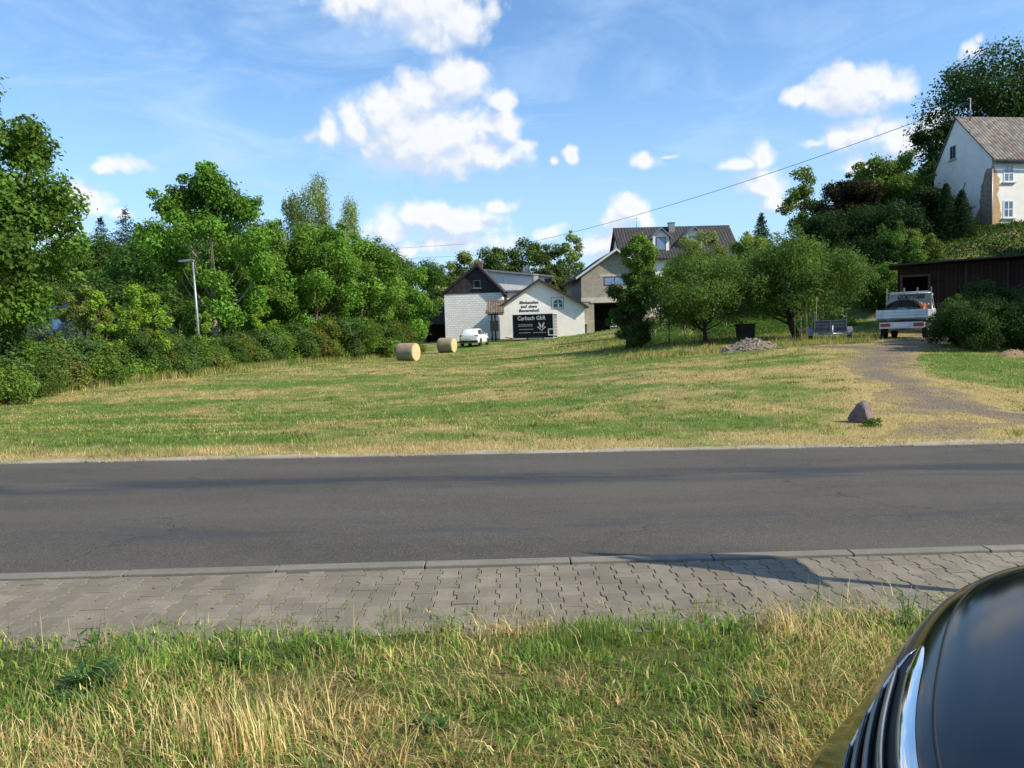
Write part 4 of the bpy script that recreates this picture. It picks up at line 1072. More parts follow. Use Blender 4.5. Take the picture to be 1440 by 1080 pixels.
for xx in (xb + 1.7, xb + 3.6, xb + 5.6): MB().box(xx, xx + .10, -.05, -.003, -1, zt - .1).build('post', M['fascia_dark'], e)
# ------------------------------------------------------------------ trees and shrubs
M['leaf'] = leafy_mat('foliage_leaf', .42, .55, spec=.12)
def bark(name, a, b_):
    m, t, b = mat_new(name)
    tc = t.node('ShaderNodeTexCoord').outputs['Object']
    n = t.noise(t.vscale(tc, (6, 6, 1.4)), 2.2, 6, .7)
    t.link(t.mix(t.ss(n, .3, .7), a, b_), b.inputs['Base Color']); b.inputs['Roughness'].default_value = .95; b.inputs['Specular IOR Level'].default_value = .1
    bn = t.node('ShaderNodeBump'); bn.inputs['Strength'].default_value = .8; bn.inputs['Distance'].default_value = .03
    t.link(n, bn.inputs['Height']); t.link(bn.outputs[0], b.inputs['Normal'])
    return m
M['bark'] = bark('bark_brown', (.06, .045, .032), (.17, .135, .10))
M['bark_pale'] = bark('bark_pale', (.18, .15, .11), (.42, .38, .32))
M['bark_dark'] = bark('bark_dark', (.022, .018, .013), (.07, .058, .045))

def leaf_cloud(rs, C_, Rr, n, size, col, var=.30, out=.55, up=.35, droop=0.0, aspect=.62, flat=1.0, hue=.0):
    """C_ (m,3) clump centres, Rr (m,) radii -> n leaf cards spread over the clumps"""
    m = len(C_); pr = Rr ** 2 / (Rr ** 2).sum()
    k = rs.choice(m, n, p=pr)
    u = rs.normal(size=(n, 3)); u /= np.linalg.norm(u, axis=1)[:, None]
    rr = (.35 + .65 * rs.rand(n) ** .45) * (1 + .20 * rs.normal(size=n))
    P = C_[k] + u * (Rr[k] * rr)[:, None] * np.array([1, 1, flat])
    N = u * out + rs.normal(size=(n, 3)) * .42; N[:, 2] += up
    N /= np.linalg.norm(N, axis=1)[:, None]
    T = rs.normal(size=(n, 3)); T[:, 2] -= droop
    T -= N * (T * N).sum(1)[:, None]; T /= np.linalg.norm(T, axis=1)[:, None] + 1e-9
    B = np.cross(N, T)
    s = size * (.6 + .8 * rs.rand(n)); L = (T * s[:, None]) * .5; Wv = B * (s * aspect * .5)[:, None]
    f = N * (s * .10)[:, None]
    V = np.stack([P - L, P + Wv + f - L * .1, P + L, P - Wv + f - L * .1], 1).reshape(-1, 3)
    b = np.arange(n)[:, None] * 4
    Fc = b + [0, 1, 2, 3]
    cc = np.array(col)[None] * np.array([1.75, 1.60, 1.30]) * (1 + var * (rs.rand(m)[k][:, None] * 2 - 1) * 1.1) * (1 + var * (rs.rand(n)[:, None] * 2 - 1))
    yel = (rs.rand(m)[k] * hue)[:, None]
    cc = cc * (1 - yel) + yel * np.array([[.15, .17, .03]])
    return V, Fc, np.repeat(np.clip(cc, .004, .9), 4, 0)

def crown_clumps(rs, h0, h1, r, n, shape='round', lean=(0, 0), spread=.24, hollow=.55):
    """clump centres inside a crown between heights h0 and h1 with max radius r"""
    P = []
    for i in range(n):
        t = rs.rand()
        if shape == 'round':   prof = math.sqrt(max(0, 1 - (2 * t - 1) ** 2)) ** .8
        elif shape == 'cone':  prof = (1 - t) ** .8 + .05
        elif shape == 'broad': prof = math.sqrt(max(0, 1 - (max(0, t - .35) / .65) ** 2)) * (.75 + .25 * min(1, t / .3))
        elif shape == 'column': prof = .8 + .2 * math.sin(t * 3.1)if t < .85 else (1 - t) / .15
        elif shape == 'maple': prof = math.sin(math.pi * min(1, (t + .12) / 1.12) ** 1.15) ** .7 if t < .97 else .1
        a = rs.rand() * 6.283; q = hollow + (1 - hollow) * rs.rand() ** .6
        rr = r * prof * q
        P.append((math.cos(a) * rr + lean[0] * t, math.sin(a) * rr + lean[1] * t, h0 + (h1 - h0) * t))
    return np.array(P)

def make_tree(name, base, h0, h1, r, nl, size, col, label, cat='tree', group=None, shape='round', ncl=34, csz=.26, trunk=.16, lean=(0, 0), seed=1, barkm='bark', droop=0.0,
              var=.30, limbs=14, stems=1, sprigs=8, hue=.15, flat=.8, aspect=.62, trunk_h=None, hollow=.55, crownname='crown', tilt=(0, 0), cname='trunk'):
    rs = np.random.RandomState(seed)
    e = empty(name, base, 0, label, cat, group)
    C_ = crown_clumps(rs, h0, h1, r, ncl, shape, lean, hollow=hollow)
    Rr = r * csz * (.65 + .7 * rs.rand(len(C_)))
    # inner mass
    ci = crown_clumps(rs, h0 + (h1 - h0) * .12, h0 + (h1 - h0) * .8, r * .55, max(4, ncl // 5), shape, lean, hollow=0.1)
    C2 = np.vstack([C_, ci]); R2 = np.r_[Rr, np.full(len(ci), r * csz * 1.15)]
    if sprigs:
        top = C_[rs.choice(len(C_), sprigs)]
        ctr = np.array([lean[0] * .5, lean[1] * .5, (h0 + h1) / 2])
        dv = top - ctr; dv /= np.linalg.norm(dv, axis=1)[:, None] + 1e-6
        C2 = np.vstack([C2, top + dv * r * csz * 1.15]); R2 = np.r_[R2, np.full(sprigs, r * csz * .5)]
    V, Fc, Cc = leaf_cloud(rs, C2, R2, nl, size, col, var=var, droop=droop, hue=hue, flat=flat, aspect=aspect)
    low = V[:, 2] < .05; V[low, 2] = .05 + (.05 - V[low, 2]) * .2
    link_mesh(crownname, np_mesh(crownname, V, Fc, {'col': Cc}), M['leaf'], e)
    tb = MB(); th = trunk_h if trunk_h else h0 + (h1 - h0) * .7
    for st in range(stems):
        ox = 0 if stems == 1 else rs.uniform(-.3, .3) * trunk * 6
        oy = 0 if stems == 1 else rs.uniform(-.3, .3) * trunk * 6
        pts = []; rsz = []
        for k in range(9):
            t = k / 8
            pts.append((ox + tilt[0] * min(1, t * 1.6) + lean[0] * t * .7 + math.sin(t * 5 + seed) * trunk * .5 * t, oy + tilt[1] * t + lean[1] * t * .7 + math.cos(t * 4 + seed) * trunk * .4 * t, -0.15 + (th + .15) * t))
            rsz.append(trunk * (1.25 if k == 0 else 1) * (1 - t) ** .75 + trunk * .10)
        tb.tube(pts, rsz, 9)
        sel = rs.choice(len(C_), min(limbs, len(C_)), replace=False)
        for j in sel[st::stems]:
            tgt = Vector(C_[j]); t0 = min(.85, max(.18, (tgt.z * .62) / th)); i0 = int(t0 * 8); a = Vector(pts[i0])
            mid = (a + tgt) / 2 + Vector((rs.normal() * .12, rs.normal() * .12, -.10 * (tgt - a).length * .6)); rr = rsz[i0] * .48
            tb.tube([a, a.lerp(mid, .5) + Vector((0, 0, -.02)), mid, mid.lerp(tgt, .6), tgt], [rr, rr * .8, rr * .62, rr * .4, rr * .15], 6)
    tb.build(cname, M[barkm], e)
    return e
def px_tree(name, px, d, ytop, hw, ybot, nl, size, col, label, **kw):
    """crown measured in the photograph: column px, top row, half width in px, bottom row of crown; real depth d"""
    g_ = ground_at(px, d)
    zt, _ = Z_at(px, ytop, d); zb, _ = Z_at(px, ybot, d)
    r = hw * d / F
    h1 = zt + CAM_H - g_.z; h0 = max(.15, zb + CAM_H - g_.z)
    csz = kw.get('csz', .26)
    return make_tree(name, g_, h0 + r * csz * .5, h1 - r * csz * .8, r * (1 - csz * .55), nl, size, col, label, **kw)

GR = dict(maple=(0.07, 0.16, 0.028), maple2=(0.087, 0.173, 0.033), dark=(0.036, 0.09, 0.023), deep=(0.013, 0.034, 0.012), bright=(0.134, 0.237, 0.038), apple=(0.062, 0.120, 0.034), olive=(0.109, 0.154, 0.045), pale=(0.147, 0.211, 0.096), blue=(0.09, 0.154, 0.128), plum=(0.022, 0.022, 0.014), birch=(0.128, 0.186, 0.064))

# --- left side
px_tree('maple_tree', -42, 25, 92, 168, 470, 62000, .17, (.055, .120, .024), 'huge dark maple cut off by the left edge of the photo', shape='round', ncl=100, csz=.20, trunk=.22, seed=3, sprigs=16, hollow=.35, limbs=24)
px_tree('maple_tree', 305, 48, 236, 95, 470, 44000, .20, GR['maple'], 'tallest maple with airy top behind the street lamp', shape='maple', ncl=60, csz=.22, trunk=.20, seed=5, sprigs=20, barkm='bark_pale', limbs=30, var=.34, hollow=.4)
px_tree('maple_tree', 392, 54, 318, 62, 480, 24000, .19, GR['maple2'], 'medium maple just right of the tallest one', shape='round', ncl=36, seed=6, sprigs=10, trunk=.15)
px_tree('maple_tree', 448, 56, 308, 72, 490, 30000, .19, GR['maple'], 'broad maple in front of the birch', shape='round', ncl=44, seed=7, sprigs=12)
px_tree('maple_tree', 512, 62, 335, 68, 497, 28000, .20, GR['maple2'], 'rounded maple between the birch and the hay bales', shape='round', ncl=40, seed=8, sprigs=8)
px_tree('maple_tree', 566, 69, 372, 56, 492, 20000, .21, GR['maple'], 'last maple of the row, beside the dark shed', shape='round', ncl=34, seed=9, sprigs=6)
px_tree('birch_tree', 463, 70, 258, 54, 440, 34000, .20, GR['birch'], 'birch with drooping pale foliage rising above the maples', shape='column', ncl=60, csz=.20, droop=2.2, flat=2.2, seed=10, barkm='bark_pale', sprigs=8, hollow=.5, aspect=.4)
px_tree('forest_tree', 235, 66, 318, 75, 470, 22000, .24, GR['dark'], 'dark tree in shade behind and left of the tallest maple', ncl=36, seed=11, shape='round')
px_tree('forest_tree', 350, 68, 300, 70, 470, 16000, .24, GR['dark'], 'dark tree behind the gap between the two left maples', ncl=30, seed=12, shape='round')

# forest behind: one grown tree of each kind, copied
fa = px_tree('forest_tree', 120, 96, 326, 60, 480, 26000, .30, (.050, .105, .028), 'forest tree with rounded crown next to the big left maple', ncl=60, csz=.30, seed=20, shape='broad', trunk=.2)
fb = px_tree('forest_tree', 172, 100, 322, 62, 480, 26000, .30, (.042, .092, .026), 'forest tree straight below the two spruces', ncl=56, csz=.30, seed=21, shape='round', trunk=.2)
fc = px_tree('forest_tree', 215, 92, 326, 58, 480, 24000, .30, (.058, .115, .030), 'forest tree right of the spruces', ncl=56, csz=.30, seed=22, shape='round', trunk=.2)
for o in (fa, fb, fc): o['group'] = 'wood behind the hedge'
def again(src, px, d, ytop, label, rz=0.0, wide=1.0, group=None):
    g_ = ground_at(px, d); h = Z_at(px, ytop, d)[0] + CAM_H - g_.z
    zt = max(v.co.z for v in list(src.children[0].data.vertices)[::37]) if src.children[0].type == 'MESH' else 10
    c = copy_tree(src); c.location = g_; s = h / zt; c.scale = (s * wide, s * wide, s); c.rotation_euler = (0, 0, rz)
    c['label'] = label
    if group: c['group'] = group
    return c
again(fa, 265, 104, 318, 'forest tree seen behind the lamp side of the tallest maple', 1.0)
again(fb, 70, 92, 335, 'forest tree mostly hidden by the big left maple', 2.0)
again(fc, 20, 96, 330, 'forest tree behind the trunk of the big left maple', 3.0)
again(fb, 590, 115, 362, 'forest tree whose top shows above the last maple', 4.0)
again(fa, 545, 112, 345, 'forest tree behind the rounded maple by the bales', 5.0)
again(fc, 618, 128, 372, 'distant tree in the dip left of the slate gable', 1.5)
again(fc, 400, 110, 325, 'forest tree behind the medium maple', .5)
again(fb, 500, 110, 335, 'forest tree right behind the birch', 1.1)
again(fa, 320, 110, 320, 'forest tree behind the trunk of the tallest maple', 2.7)
# nearer dark infill under the wood
again(fb, 150, 62, 385, 'low dark tree behind the blue climbing frame', .3, 1.35)
again(fa, 60, 58, 400, 'low dark tree behind the left end of the hedge', 1.3, 1.4)
again(fc, 255, 58, 400, 'low dark tree behind the lamp post', 2.3, 1.3)
again(fb, 420, 60, 400, 'low dark tree in the shade behind the broad maple', 2.9, 1.4)
again(fa, 335, 58, 400, 'low dark tree in the shade of the tallest maple', 4.3, 1.3)
again(fc, 545, 72, 410, 'low dark tree between last maple and shed', 5.3, 1.3)

def make_spruce(name, px, d, ytop, hw, label, col=(.015, .034, .022), seed=1, nl=16000, tiers=34, ybot=470, size=.3):
    g_ = ground_at(px, d); h = Z_at(px, ytop, d)[0] + CAM_H - g_.z; hb = max(.3, Z_at(px, ybot, d)[0] + CAM_H - g_.z); r = hw * d / F
    e = empty(name, g_, 0, label, 'spruce'); rs = np.random.RandomState(seed); C_, Rr = [], []
    for k in range(tiers):
        t = (k + .5) / tiers; z = hb + (h - hb) * t; rr = r * (1 - t) ** .75 + .03
        for a in np.arange(0, 6.28, max(.5, 1.0 - .03 * k)):
            aa = a + rs.rand() * .5
            for q in (.35, .7, 1.0): C_.append((math.cos(aa) * rr * q, math.sin(aa) * rr * q, z - rr * q * .25 + rs.normal() * (h - hb) / tiers * .6)); Rr.append(max(.22 * (size / .3), rr * .24))
    V, Fc, Cc = leaf_cloud(rs, np.array(C_), np.array(Rr), nl, size, col, flat=.5, aspect=.3, hue=0, up=.5)
    link_mesh('crown', np_mesh('crown', V, Fc, {'col': Cc}), M['leaf'], e)
    MB().tube([(0, 0, -.1), (0, 0, h * .5), (0, 0, h)], [.16, .1, .02], 8).build('trunk', M['bark_dark'], e)
    return e
make_spruce('spruce_tree', 187, 112, 294, 62, 'taller of the two dark spruces above the wood', seed=2, nl=34000, size=.35)
make_spruce('spruce_tree', 152, 116, 307, 54, 'shorter of the two dark spruces above the wood', seed=3, nl=34000, size=.35)
make_spruce('spruce_tree', 113, 42, 428, 22, 'small blue spruce behind the hedge beside the blue frame', col=(.07, .12, .10), seed=4, size=.12, ybot=490, nl=7000)
make_spruce('spruce_tree', 62, 40, 436, 20, 'small blue spruce left of the blue frame', col=(.08, .13, .11), seed=5, size=.12, ybot=490, nl=7000)
make_spruce('spruce_tree', 238, 46, 430, 18, 'small blue spruce just left of the lamp post', col=(.06, .11, .09), seed=6, size=.12, ybot=490, nl=6000)

px_tree('sapling', 125, 38, 398, 38, 470, 9000, .11, GR['olive'], 'light green round tree behind the hedge near the blue frame', cat='young tree', ncl=22, seed=30, trunk=.07)
px_tree('sapling', 143, 33.5, 408, 24, 520, 7000, .12, GR['bright'], 'bright green slender young maple in the hedge, left of a pair', cat='young tree', ncl=20, seed=31, trunk=.05, shape='maple', sprigs=8)
px_tree('sapling', 202, 35.5, 396, 44, 530, 13000, .12, GR['bright'], 'bright green young maple growing out of the hedge', cat='young tree', ncl=26, seed=32, trunk=.06, shape='maple', sprigs=12)
px_tree('sapling', 366, 48.5, 434, 26, 500, 6000, .12, GR['bright'], 'small bright maple sapling right of the lamp post', cat='young tree', ncl=16, seed=33, trunk=.05)
px_tree('sapling', 482, 57, 455, 22, 505, 5000, .13, GR['bright'], 'light green sapling in the hedge before the broad maple', cat='young tree', ncl=14, seed=34, trunk=.05)
px_tree('sapling', 290, 44, 440, 22, 500, 4500, .12, GR['bright'], 'thin pale sapling behind the hedge at the lamp foot', cat='young tree', ncl=14, seed=35, trunk=.04)

def bush(name, loc, r, h, nl, size, col, label, seed, group=None, hue=.2, var=.34, cat='shrub', ncl=16, flat=.9, wide=(1, 1)):
    rs = np.random.RandomState(seed); e = empty(name, loc, 0, label, cat, group)
    P = []
    for k in range(ncl):
        t = rs.rand(); a = rs.rand() * 6.283; q = .45 + .55 * rs.rand() ** .5; pr = math.sqrt(max(0, 1 - max(0, t - .3) ** 2 / .49))
        P.append((math.cos(a) * r * pr * q * wide[0], math.sin(a) * r * pr * q * wide[1], h * (.10 + .78 * t)))
    for k in range(5): P.append((rs.normal() * r * .2, rs.normal() * r * .2, h * (.3 + .1 * k)))
    P = np.array(P); Rr = r * .33 * (.7 + .6 * rs.rand(len(P)))
    P2 = P[:8] + rs.normal(size=(8, 3)) * r * .1 + [0, 0, h * .12]
    V, Fc, Cc = leaf_cloud(rs, np.vstack([P, P2]), np.r_[Rr, Rr[:8] * .55], nl, size, col, var=var, hue=hue, flat=flat)
    V[:, 2] = np.abs(V[:, 2])
    link_mesh('foliage', np_mesh('foliage', V, Fc, {'col': Cc}), M['leaf'], e)
    b = MB()
    for k in range(6):
        q = P[rs.randint(len(P))]; b.tube([(0, 0, -.1), (q[0] * .4, q[1] * .4, q[2] * .55), tuple(q)], [.03, .02, .008], 5)
    b.build('stems', M['bark'], e)
    return e
BC = [((.060, .125, .024), .15), ((.075, .135, .030), .35), ((.048, .105, .030), .1), ((.085, .130, .030), .5), ((.055, .110, .040), .1)]
protos = [bush('hedge_shrub', (0, 0, 0), 1.35, 2.6, 11000, .105, BC[k][0], 'x', 40 + k, 'shrubs of the hedge on the left', hue=BC[k][1]) for k in range(5)]
hp = []
rl = random.Random(8)
PLACE = [(-14, 25.5, 2.75), (18, 27.2, 2.6), (46, 28.5, 2.5), (72, 30, 2.2), (100, 31, 2.35), (128, 32, 2.1), (155, 32.4, 2.3), (186, 33.6, 2.4), (214, 35, 2.45), (236, 36.4, 2.3), (262, 38.2, 2.3), (288, 40, 2.2), (312, 42, 2.25), (336, 44, 2.2),
         (358, 46, 2.6), (380, 48, 2.8), (404, 50.0, 3.0), (428, 51.5, 3.1), (452, 53.5, 3.3), (474, 55.0, 3.4), (498, 57, 3.5), (520, 59, 3.6), (542, 61, 3.5), (562, 63.5, 3.0), (-50, 24.5, 3.0)]
W_ = ['shrub at the left edge, under the big maple', 'shrub just inside the left edge of the photo', 'shrub below the left blue spruce', 'shrub in front of the blue climbing frame', 'shrub right of the blue climbing frame', 'shrub hiding the lower part of the blue car', 'dark hollow shrub under the slender young maple',
      'shrub at the foot of the young maple', 'shrub right of the young maple', 'light shrub left of the lamp post', 'shrub just left of the lamp foot', 'shrub hiding the lamp foot', 'shrub right of the lamp foot', 'shrub in front of the wooden post', 'shrub before the small maple sapling',
      'shrub right of the small sapling', 'shrub under the medium maple', 'shrub under the left half of the broad maple', 'shrub with reddish leaves under the broad maple', 'shrub at the light green sapling', 'shrub under the rounded maple', 'round olive shrub behind the nearer bale',
      'last shrub but one before the bales', 'last shrub of the hedge, beside the nearer bale', 'shrub beyond the left edge of the photo']
for i, (px, d, h) in enumerate(PLACE):
    src = protos[i % 5]
    o = src if i < 5 else copy_tree(src)
    o.location = ground_at(px, d + .9); s = h / 2.75
    o.scale = (s * rl.uniform(1.05, 1.3), s * rl.uniform(1.05, 1.3), s); o.rotation_euler = (0, 0, rl.uniform(0, 6.28)); o['label'] = W_[i]
for px, d, lb in [(448, 53.6, 'reddish brown shrub among the green hedge, under the broad maple'), (548, 63, 'olive brown shrub directly left of the nearer bale')]:
    bush('hedge_shrub', ground_at(px, d), 1.2, 2.3, 9000, .11, (.13, .115, .035), lb, 60 + int(px), 'shrubs of the hedge on the left', hue=.3)
# front skirt of brambles
for i, (px, d, lb) in enumerate([(0, 24.8, 'low bramble bush at the bottom left corner of the hedge'), (52, 27.2, 'low bramble bush in front of the second hedge shrub'), (90, 29.4, 'low bramble bush in front of the blue frame'), (160, 31.6, 'low dry bramble bush below the slender maple'),
                                 (245, 36.5, 'low bramble bush before the lamp post'), (300, 40, 'low bramble bush right of the lamp foot'), (365, 46, 'low bramble bush before the small sapling'), (425, 51.5, 'low bramble bush under the broad maple'), (495, 57.5, 'low bramble bush under the rounded maple')]):
    bush('bramble_bush', ground_at(px, d), 1.0, 1.25, 6000, .085, [(.075, .14, .03), (.06, .115, .03), (.10, .13, .04)][i % 3], lb, 80 + i, 'brambles along the foot of the hedge', hue=.3)

# --- trees behind the buildings
for i, (px, d, yt, hw, col, lb, sh) in enumerate([
    (655, 108, 352, 30, GR['olive'], 'light willow-like tree left of the slate gable', 'column'),
    (628, 100, 400, 24, GR['birch'], 'low pale tree in the gap left of the slate gable', 'round'),
    (698, 116, 337, 34, (.045, .085, .026), 'dark tree behind the antenna of the slate gable', 'round'),
    (742, 118, 330, 32, (.050, .092, .026), 'dark tree with pointed top behind the long white building', 'round'),
    (776, 114, 336, 30, (.065, .105, .030), 'light topped tree right of the pointed one', 'round'),
    (795, 112, 385, 26, (.090, .115, .040), 'yellowish tree between the shop and the grey garage', 'round')]):
    px_tree('background_tree', px, d, yt, hw, 470, 22000, .30, col, lb, ncl=64, csz=.32, seed=100 + i, shape=sh, group='trees behind the farm buildings')
px_tree('poplar_tree', 806, 104, 326, 19, 420, 6500, .26, GR['pale'], 'thin sparse pale poplar left of the grey garage', cat='tree', ncl=44, seed=110, shape='column', csz=.30, barkm='bark_pale', hollow=.5)
# --- right side, orchard
px_tree('young_tree', 902, 43, 326, 27, 440, 24000, .125, (.085, .160, .036), 'upright leafy tree in front of the grey garage', ncl=56, seed=120, shape='column', csz=.34, trunk=.10, sprigs=10)
px_tree('ivy_tree', 888, 43, 388, 32, 493, 17000, .12, (.038, .078, .022), 'dark ivy covered stump and thicket below the upright tree', cat='tree', ncl=44, seed=121, shape='column', csz=.34, trunk=.34, barkm='bark_dark', sprigs=6)
px_tree('apple_tree', 992, 41.5, 350, 94, 456, 46000, .105, GR['apple'], 'left apple tree with a forked thin trunk behind the rubble pile', ncl=80, seed=122, shape='broad', csz=.25, trunk=.13, barkm='bark_dark', sprigs=16, limbs=20, hue=.35, trunk_h=2.2, hollow=.35)
px_tree('apple_tree', 1122, 41, 326, 92, 442, 58000, .105, GR['apple'], 'large dense apple tree leaning left above the car trailer', ncl=96, seed=123, shape='broad', csz=.24, trunk=.22, barkm='bark_dark', sprigs=22, limbs=22, hue=.15, trunk_h=2.2, hollow=.35, tilt=(-.5, 0))
px_tree('fruit_tree', 985, 60, 322, 42, 420, 14000, .16, (.12, .155, .07), 'pale greyish fruit tree before the dormers', ncl=50, seed=124, trunk=.12)
px_tree('fruit_tree', 1058, 56, 326, 36, 420, 13000, .15, (.12, .18, .05), 'light green fruit tree between the apple trees', ncl=44, seed=125, trunk=.12)
px_tree('fruit_tree', 930, 55, 372, 34, 430, 9000, .15, (.10, .15, .035), 'small yellowish fruit tree at the left end of the dormer roof', ncl=34, seed=126, trunk=.1)
make_spruce('spruce_tree', 1071, 84, 302, 26, 'small dark conifer right of the dormer house', col=(.020, .050, .018), seed=7, nl=9000, size=.24, ybot=400)
px_tree('slope_tree', 1132, 66, 232, 46, 400, 11000, .20, (.075, .125, .032), 'airy light green tree on the slope under the cable', ncl=34, seed=127, trunk=.16, csz=.22, hollow=.4)
px_tree('plum_tree', 1195, 63, 250, 46, 395, 26000, .18, GR['plum'], 'dark purple leaved plum tree on the slope', ncl=54, seed=128, trunk=.15, hue=0)
px_tree('slope_tree', 1252, 64, 208, 58, 360, 34000, .20, (.066, .120, .026), 'tall green tree left of the old house', ncl=64, seed=129, trunk=.2, sprigs=12)
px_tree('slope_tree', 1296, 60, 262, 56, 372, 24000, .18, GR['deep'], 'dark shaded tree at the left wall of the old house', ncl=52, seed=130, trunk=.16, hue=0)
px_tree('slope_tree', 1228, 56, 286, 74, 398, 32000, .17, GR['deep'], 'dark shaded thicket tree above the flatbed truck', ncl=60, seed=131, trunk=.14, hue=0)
px_tree('walnut_tree', 1405, 92, 58, 112, 330, 70000, .34, (.024, .052, .020), 'huge dark walnut tree behind the old house', ncl=110, seed=132, trunk=.4, sprigs=18, shape='round', csz=.30, hue=0)
px_tree('walnut_tree', 1318, 86, 165, 40, 330, 20000, .28, (.018, .042, .016), 'smaller dark tree touching the peak of the old house', ncl=26, seed=133, trunk=.25, hue=0)
px_tree('walnut_tree', 1520, 90, 40, 110, 330, 20000, .36, (.026, .060, .022), 'walnut tree beyond the right edge behind the old house', ncl=40, seed=134, trunk=.4, hue=0)
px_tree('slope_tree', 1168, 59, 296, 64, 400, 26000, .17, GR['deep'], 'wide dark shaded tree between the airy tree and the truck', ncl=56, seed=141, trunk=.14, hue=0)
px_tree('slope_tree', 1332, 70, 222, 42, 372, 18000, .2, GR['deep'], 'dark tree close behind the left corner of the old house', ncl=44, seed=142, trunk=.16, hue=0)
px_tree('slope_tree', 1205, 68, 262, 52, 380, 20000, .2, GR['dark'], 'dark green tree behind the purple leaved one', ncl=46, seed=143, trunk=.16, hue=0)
make_spruce('conifer_shrub', 1352, 55, 268, 20, 'dark pointed conifer shrub before the old house', col=(.012, .030, .014), seed=8, nl=6000, size=.16, ybot=345)
make_spruce('conifer_shrub', 1330, 55, 258, 16, 'slimmer dark conifer shrub at the old house wall', col=(.012, .030, .014), seed=9, nl=5000, size=.16, ybot=345)
for i, (px, d, r, h, col, lb) in enumerate([
    (1240, 48, 1.5, 2.6, (.065, .14, .03), 'bright sunlit shrub left of the wooden shed'), (1212, 49, 1.5, 2.4, (.05, .11, .028), 'green shrub behind the large apple tree'),
    (1262, 51, 1.4, 3.4, (.06, .125, .03), 'leafy shrub rising at the left corner of the shed roof'), (1290, 52, 1.2, 2.2, (.085, .13, .035), 'yellowish shrub on the bank above the shed'),
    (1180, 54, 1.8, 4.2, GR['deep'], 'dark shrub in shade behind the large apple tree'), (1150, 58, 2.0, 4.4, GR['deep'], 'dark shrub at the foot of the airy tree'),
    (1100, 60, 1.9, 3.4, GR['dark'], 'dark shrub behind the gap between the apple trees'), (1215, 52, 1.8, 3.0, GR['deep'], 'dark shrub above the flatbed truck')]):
    bush('slope_shrub', ground_at(px, d), r, h, 8000, .13, col, lb, 200 + i, 'shrubs on the slope at the right', hue=.15)
# bank vegetation (uncountable)
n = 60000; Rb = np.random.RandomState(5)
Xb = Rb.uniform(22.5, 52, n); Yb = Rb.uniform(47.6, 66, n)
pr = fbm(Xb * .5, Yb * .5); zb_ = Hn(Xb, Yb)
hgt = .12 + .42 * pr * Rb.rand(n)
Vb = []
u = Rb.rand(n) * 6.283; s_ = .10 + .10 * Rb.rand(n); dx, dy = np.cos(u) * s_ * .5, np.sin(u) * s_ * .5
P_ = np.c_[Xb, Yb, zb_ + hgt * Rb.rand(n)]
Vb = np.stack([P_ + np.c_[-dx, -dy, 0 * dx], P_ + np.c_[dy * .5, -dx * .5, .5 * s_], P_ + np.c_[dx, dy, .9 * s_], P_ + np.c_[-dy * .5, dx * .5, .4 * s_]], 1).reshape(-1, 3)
cb = (np.array([[.034, .078, .018]]) * (.6 + .9 * Rb.rand(n)[:, None])) * (1 - .4 * (pr[:, None] > .6)) + (Rb.rand(n)[:, None] > .93) * np.array([[.12, .09, .02]])  # green darkened for ivy-dark growth and for the shade lying on the bank
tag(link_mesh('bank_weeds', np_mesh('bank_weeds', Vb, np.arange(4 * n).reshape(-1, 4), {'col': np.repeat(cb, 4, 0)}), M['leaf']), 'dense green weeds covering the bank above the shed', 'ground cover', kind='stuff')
# kitchen garden growth behind the orchard
n = 42000
Xg = Rb.uniform(7.5, 21, n); Yg = Rb.uniform(46, 56, n); pr = fbm(Xg * .9 + 3, Yg * .6)
ok = pr > .40; Xg, Yg, pr = Xg[ok], Yg[ok], pr[ok]; n = len(Xg)
P_ = np.c_[Xg, Yg, Hn(Xg, Yg) + (pr - .35) * 2.2 * Rb.rand(n)]; u = Rb.rand(n) * 6.283; s_ = .08 + .10 * Rb.rand(n); dx, dy = np.cos(u) * s_ * .5, np.sin(u) * s_ * .5
Vb = np.stack([P_ + np.c_[-dx, -dy, 0 * dx], P_ + np.c_[dy * .5, -dx * .5, .3 * s_], P_ + np.c_[dx, dy, .5 * s_], P_ + np.c_[-dy * .5, dx * .5, .2 * s_]], 1).reshape(-1, 3)
cb = np.array([[.085, .165, .035]]) * (.6 + .9 * Rb.rand(n)[:, None])
tag(link_mesh('garden_plants', np_mesh('garden_plants', Vb, np.arange(4 * n).reshape(-1, 4), {'col': np.repeat(cb, 4, 0)}), M['leaf']), 'bright green kitchen garden growth behind the apple trees', 'garden plants', kind='stuff')
# hedge at the right edge
for i, (px, d, r, h, lb, col) in enumerate([(1362, 28, 1.15, 1.75, 'dark thick shrub left end of the right hand hedge', (.022, .052, .014)), (1408, 28.4, 1.3, 1.75, 'dark thick shrub in the middle of the right hand hedge', (.020, .048, .014)),
                                     (1462, 28.6, 1.4, 1.9, 'dark thick shrub cut by the right edge of the photo', (.022, .052, .014)), (1385, 31, 1.2, 2.6, 'taller feathery shrub behind the right hand hedge', (.024, .052, .016)), (1440, 31.5, 1.5, 2.75, 'tallest feathery shrub at the right edge behind the hedge', (.022, .048, .015)), (1345, 29.6, .8, 1.7, 'small feathery shrub at the track side of the hedge', (.04, .085, .022))]):
    bush('dense_shrub', ground_at(px, d), r, h, 15000, .075, col, lb, 300 + i, 'dark shrubs at the right edge', hue=.05, ncl=24)
bush('rock_weed', ground_at(1222, 13.05) + Vector((0, -.16, 0)), .17, .13, 500, .035, (.06, .13, .03), 'small green weed at the foot of the rock', 330, None, cat='weed', ncl=8)

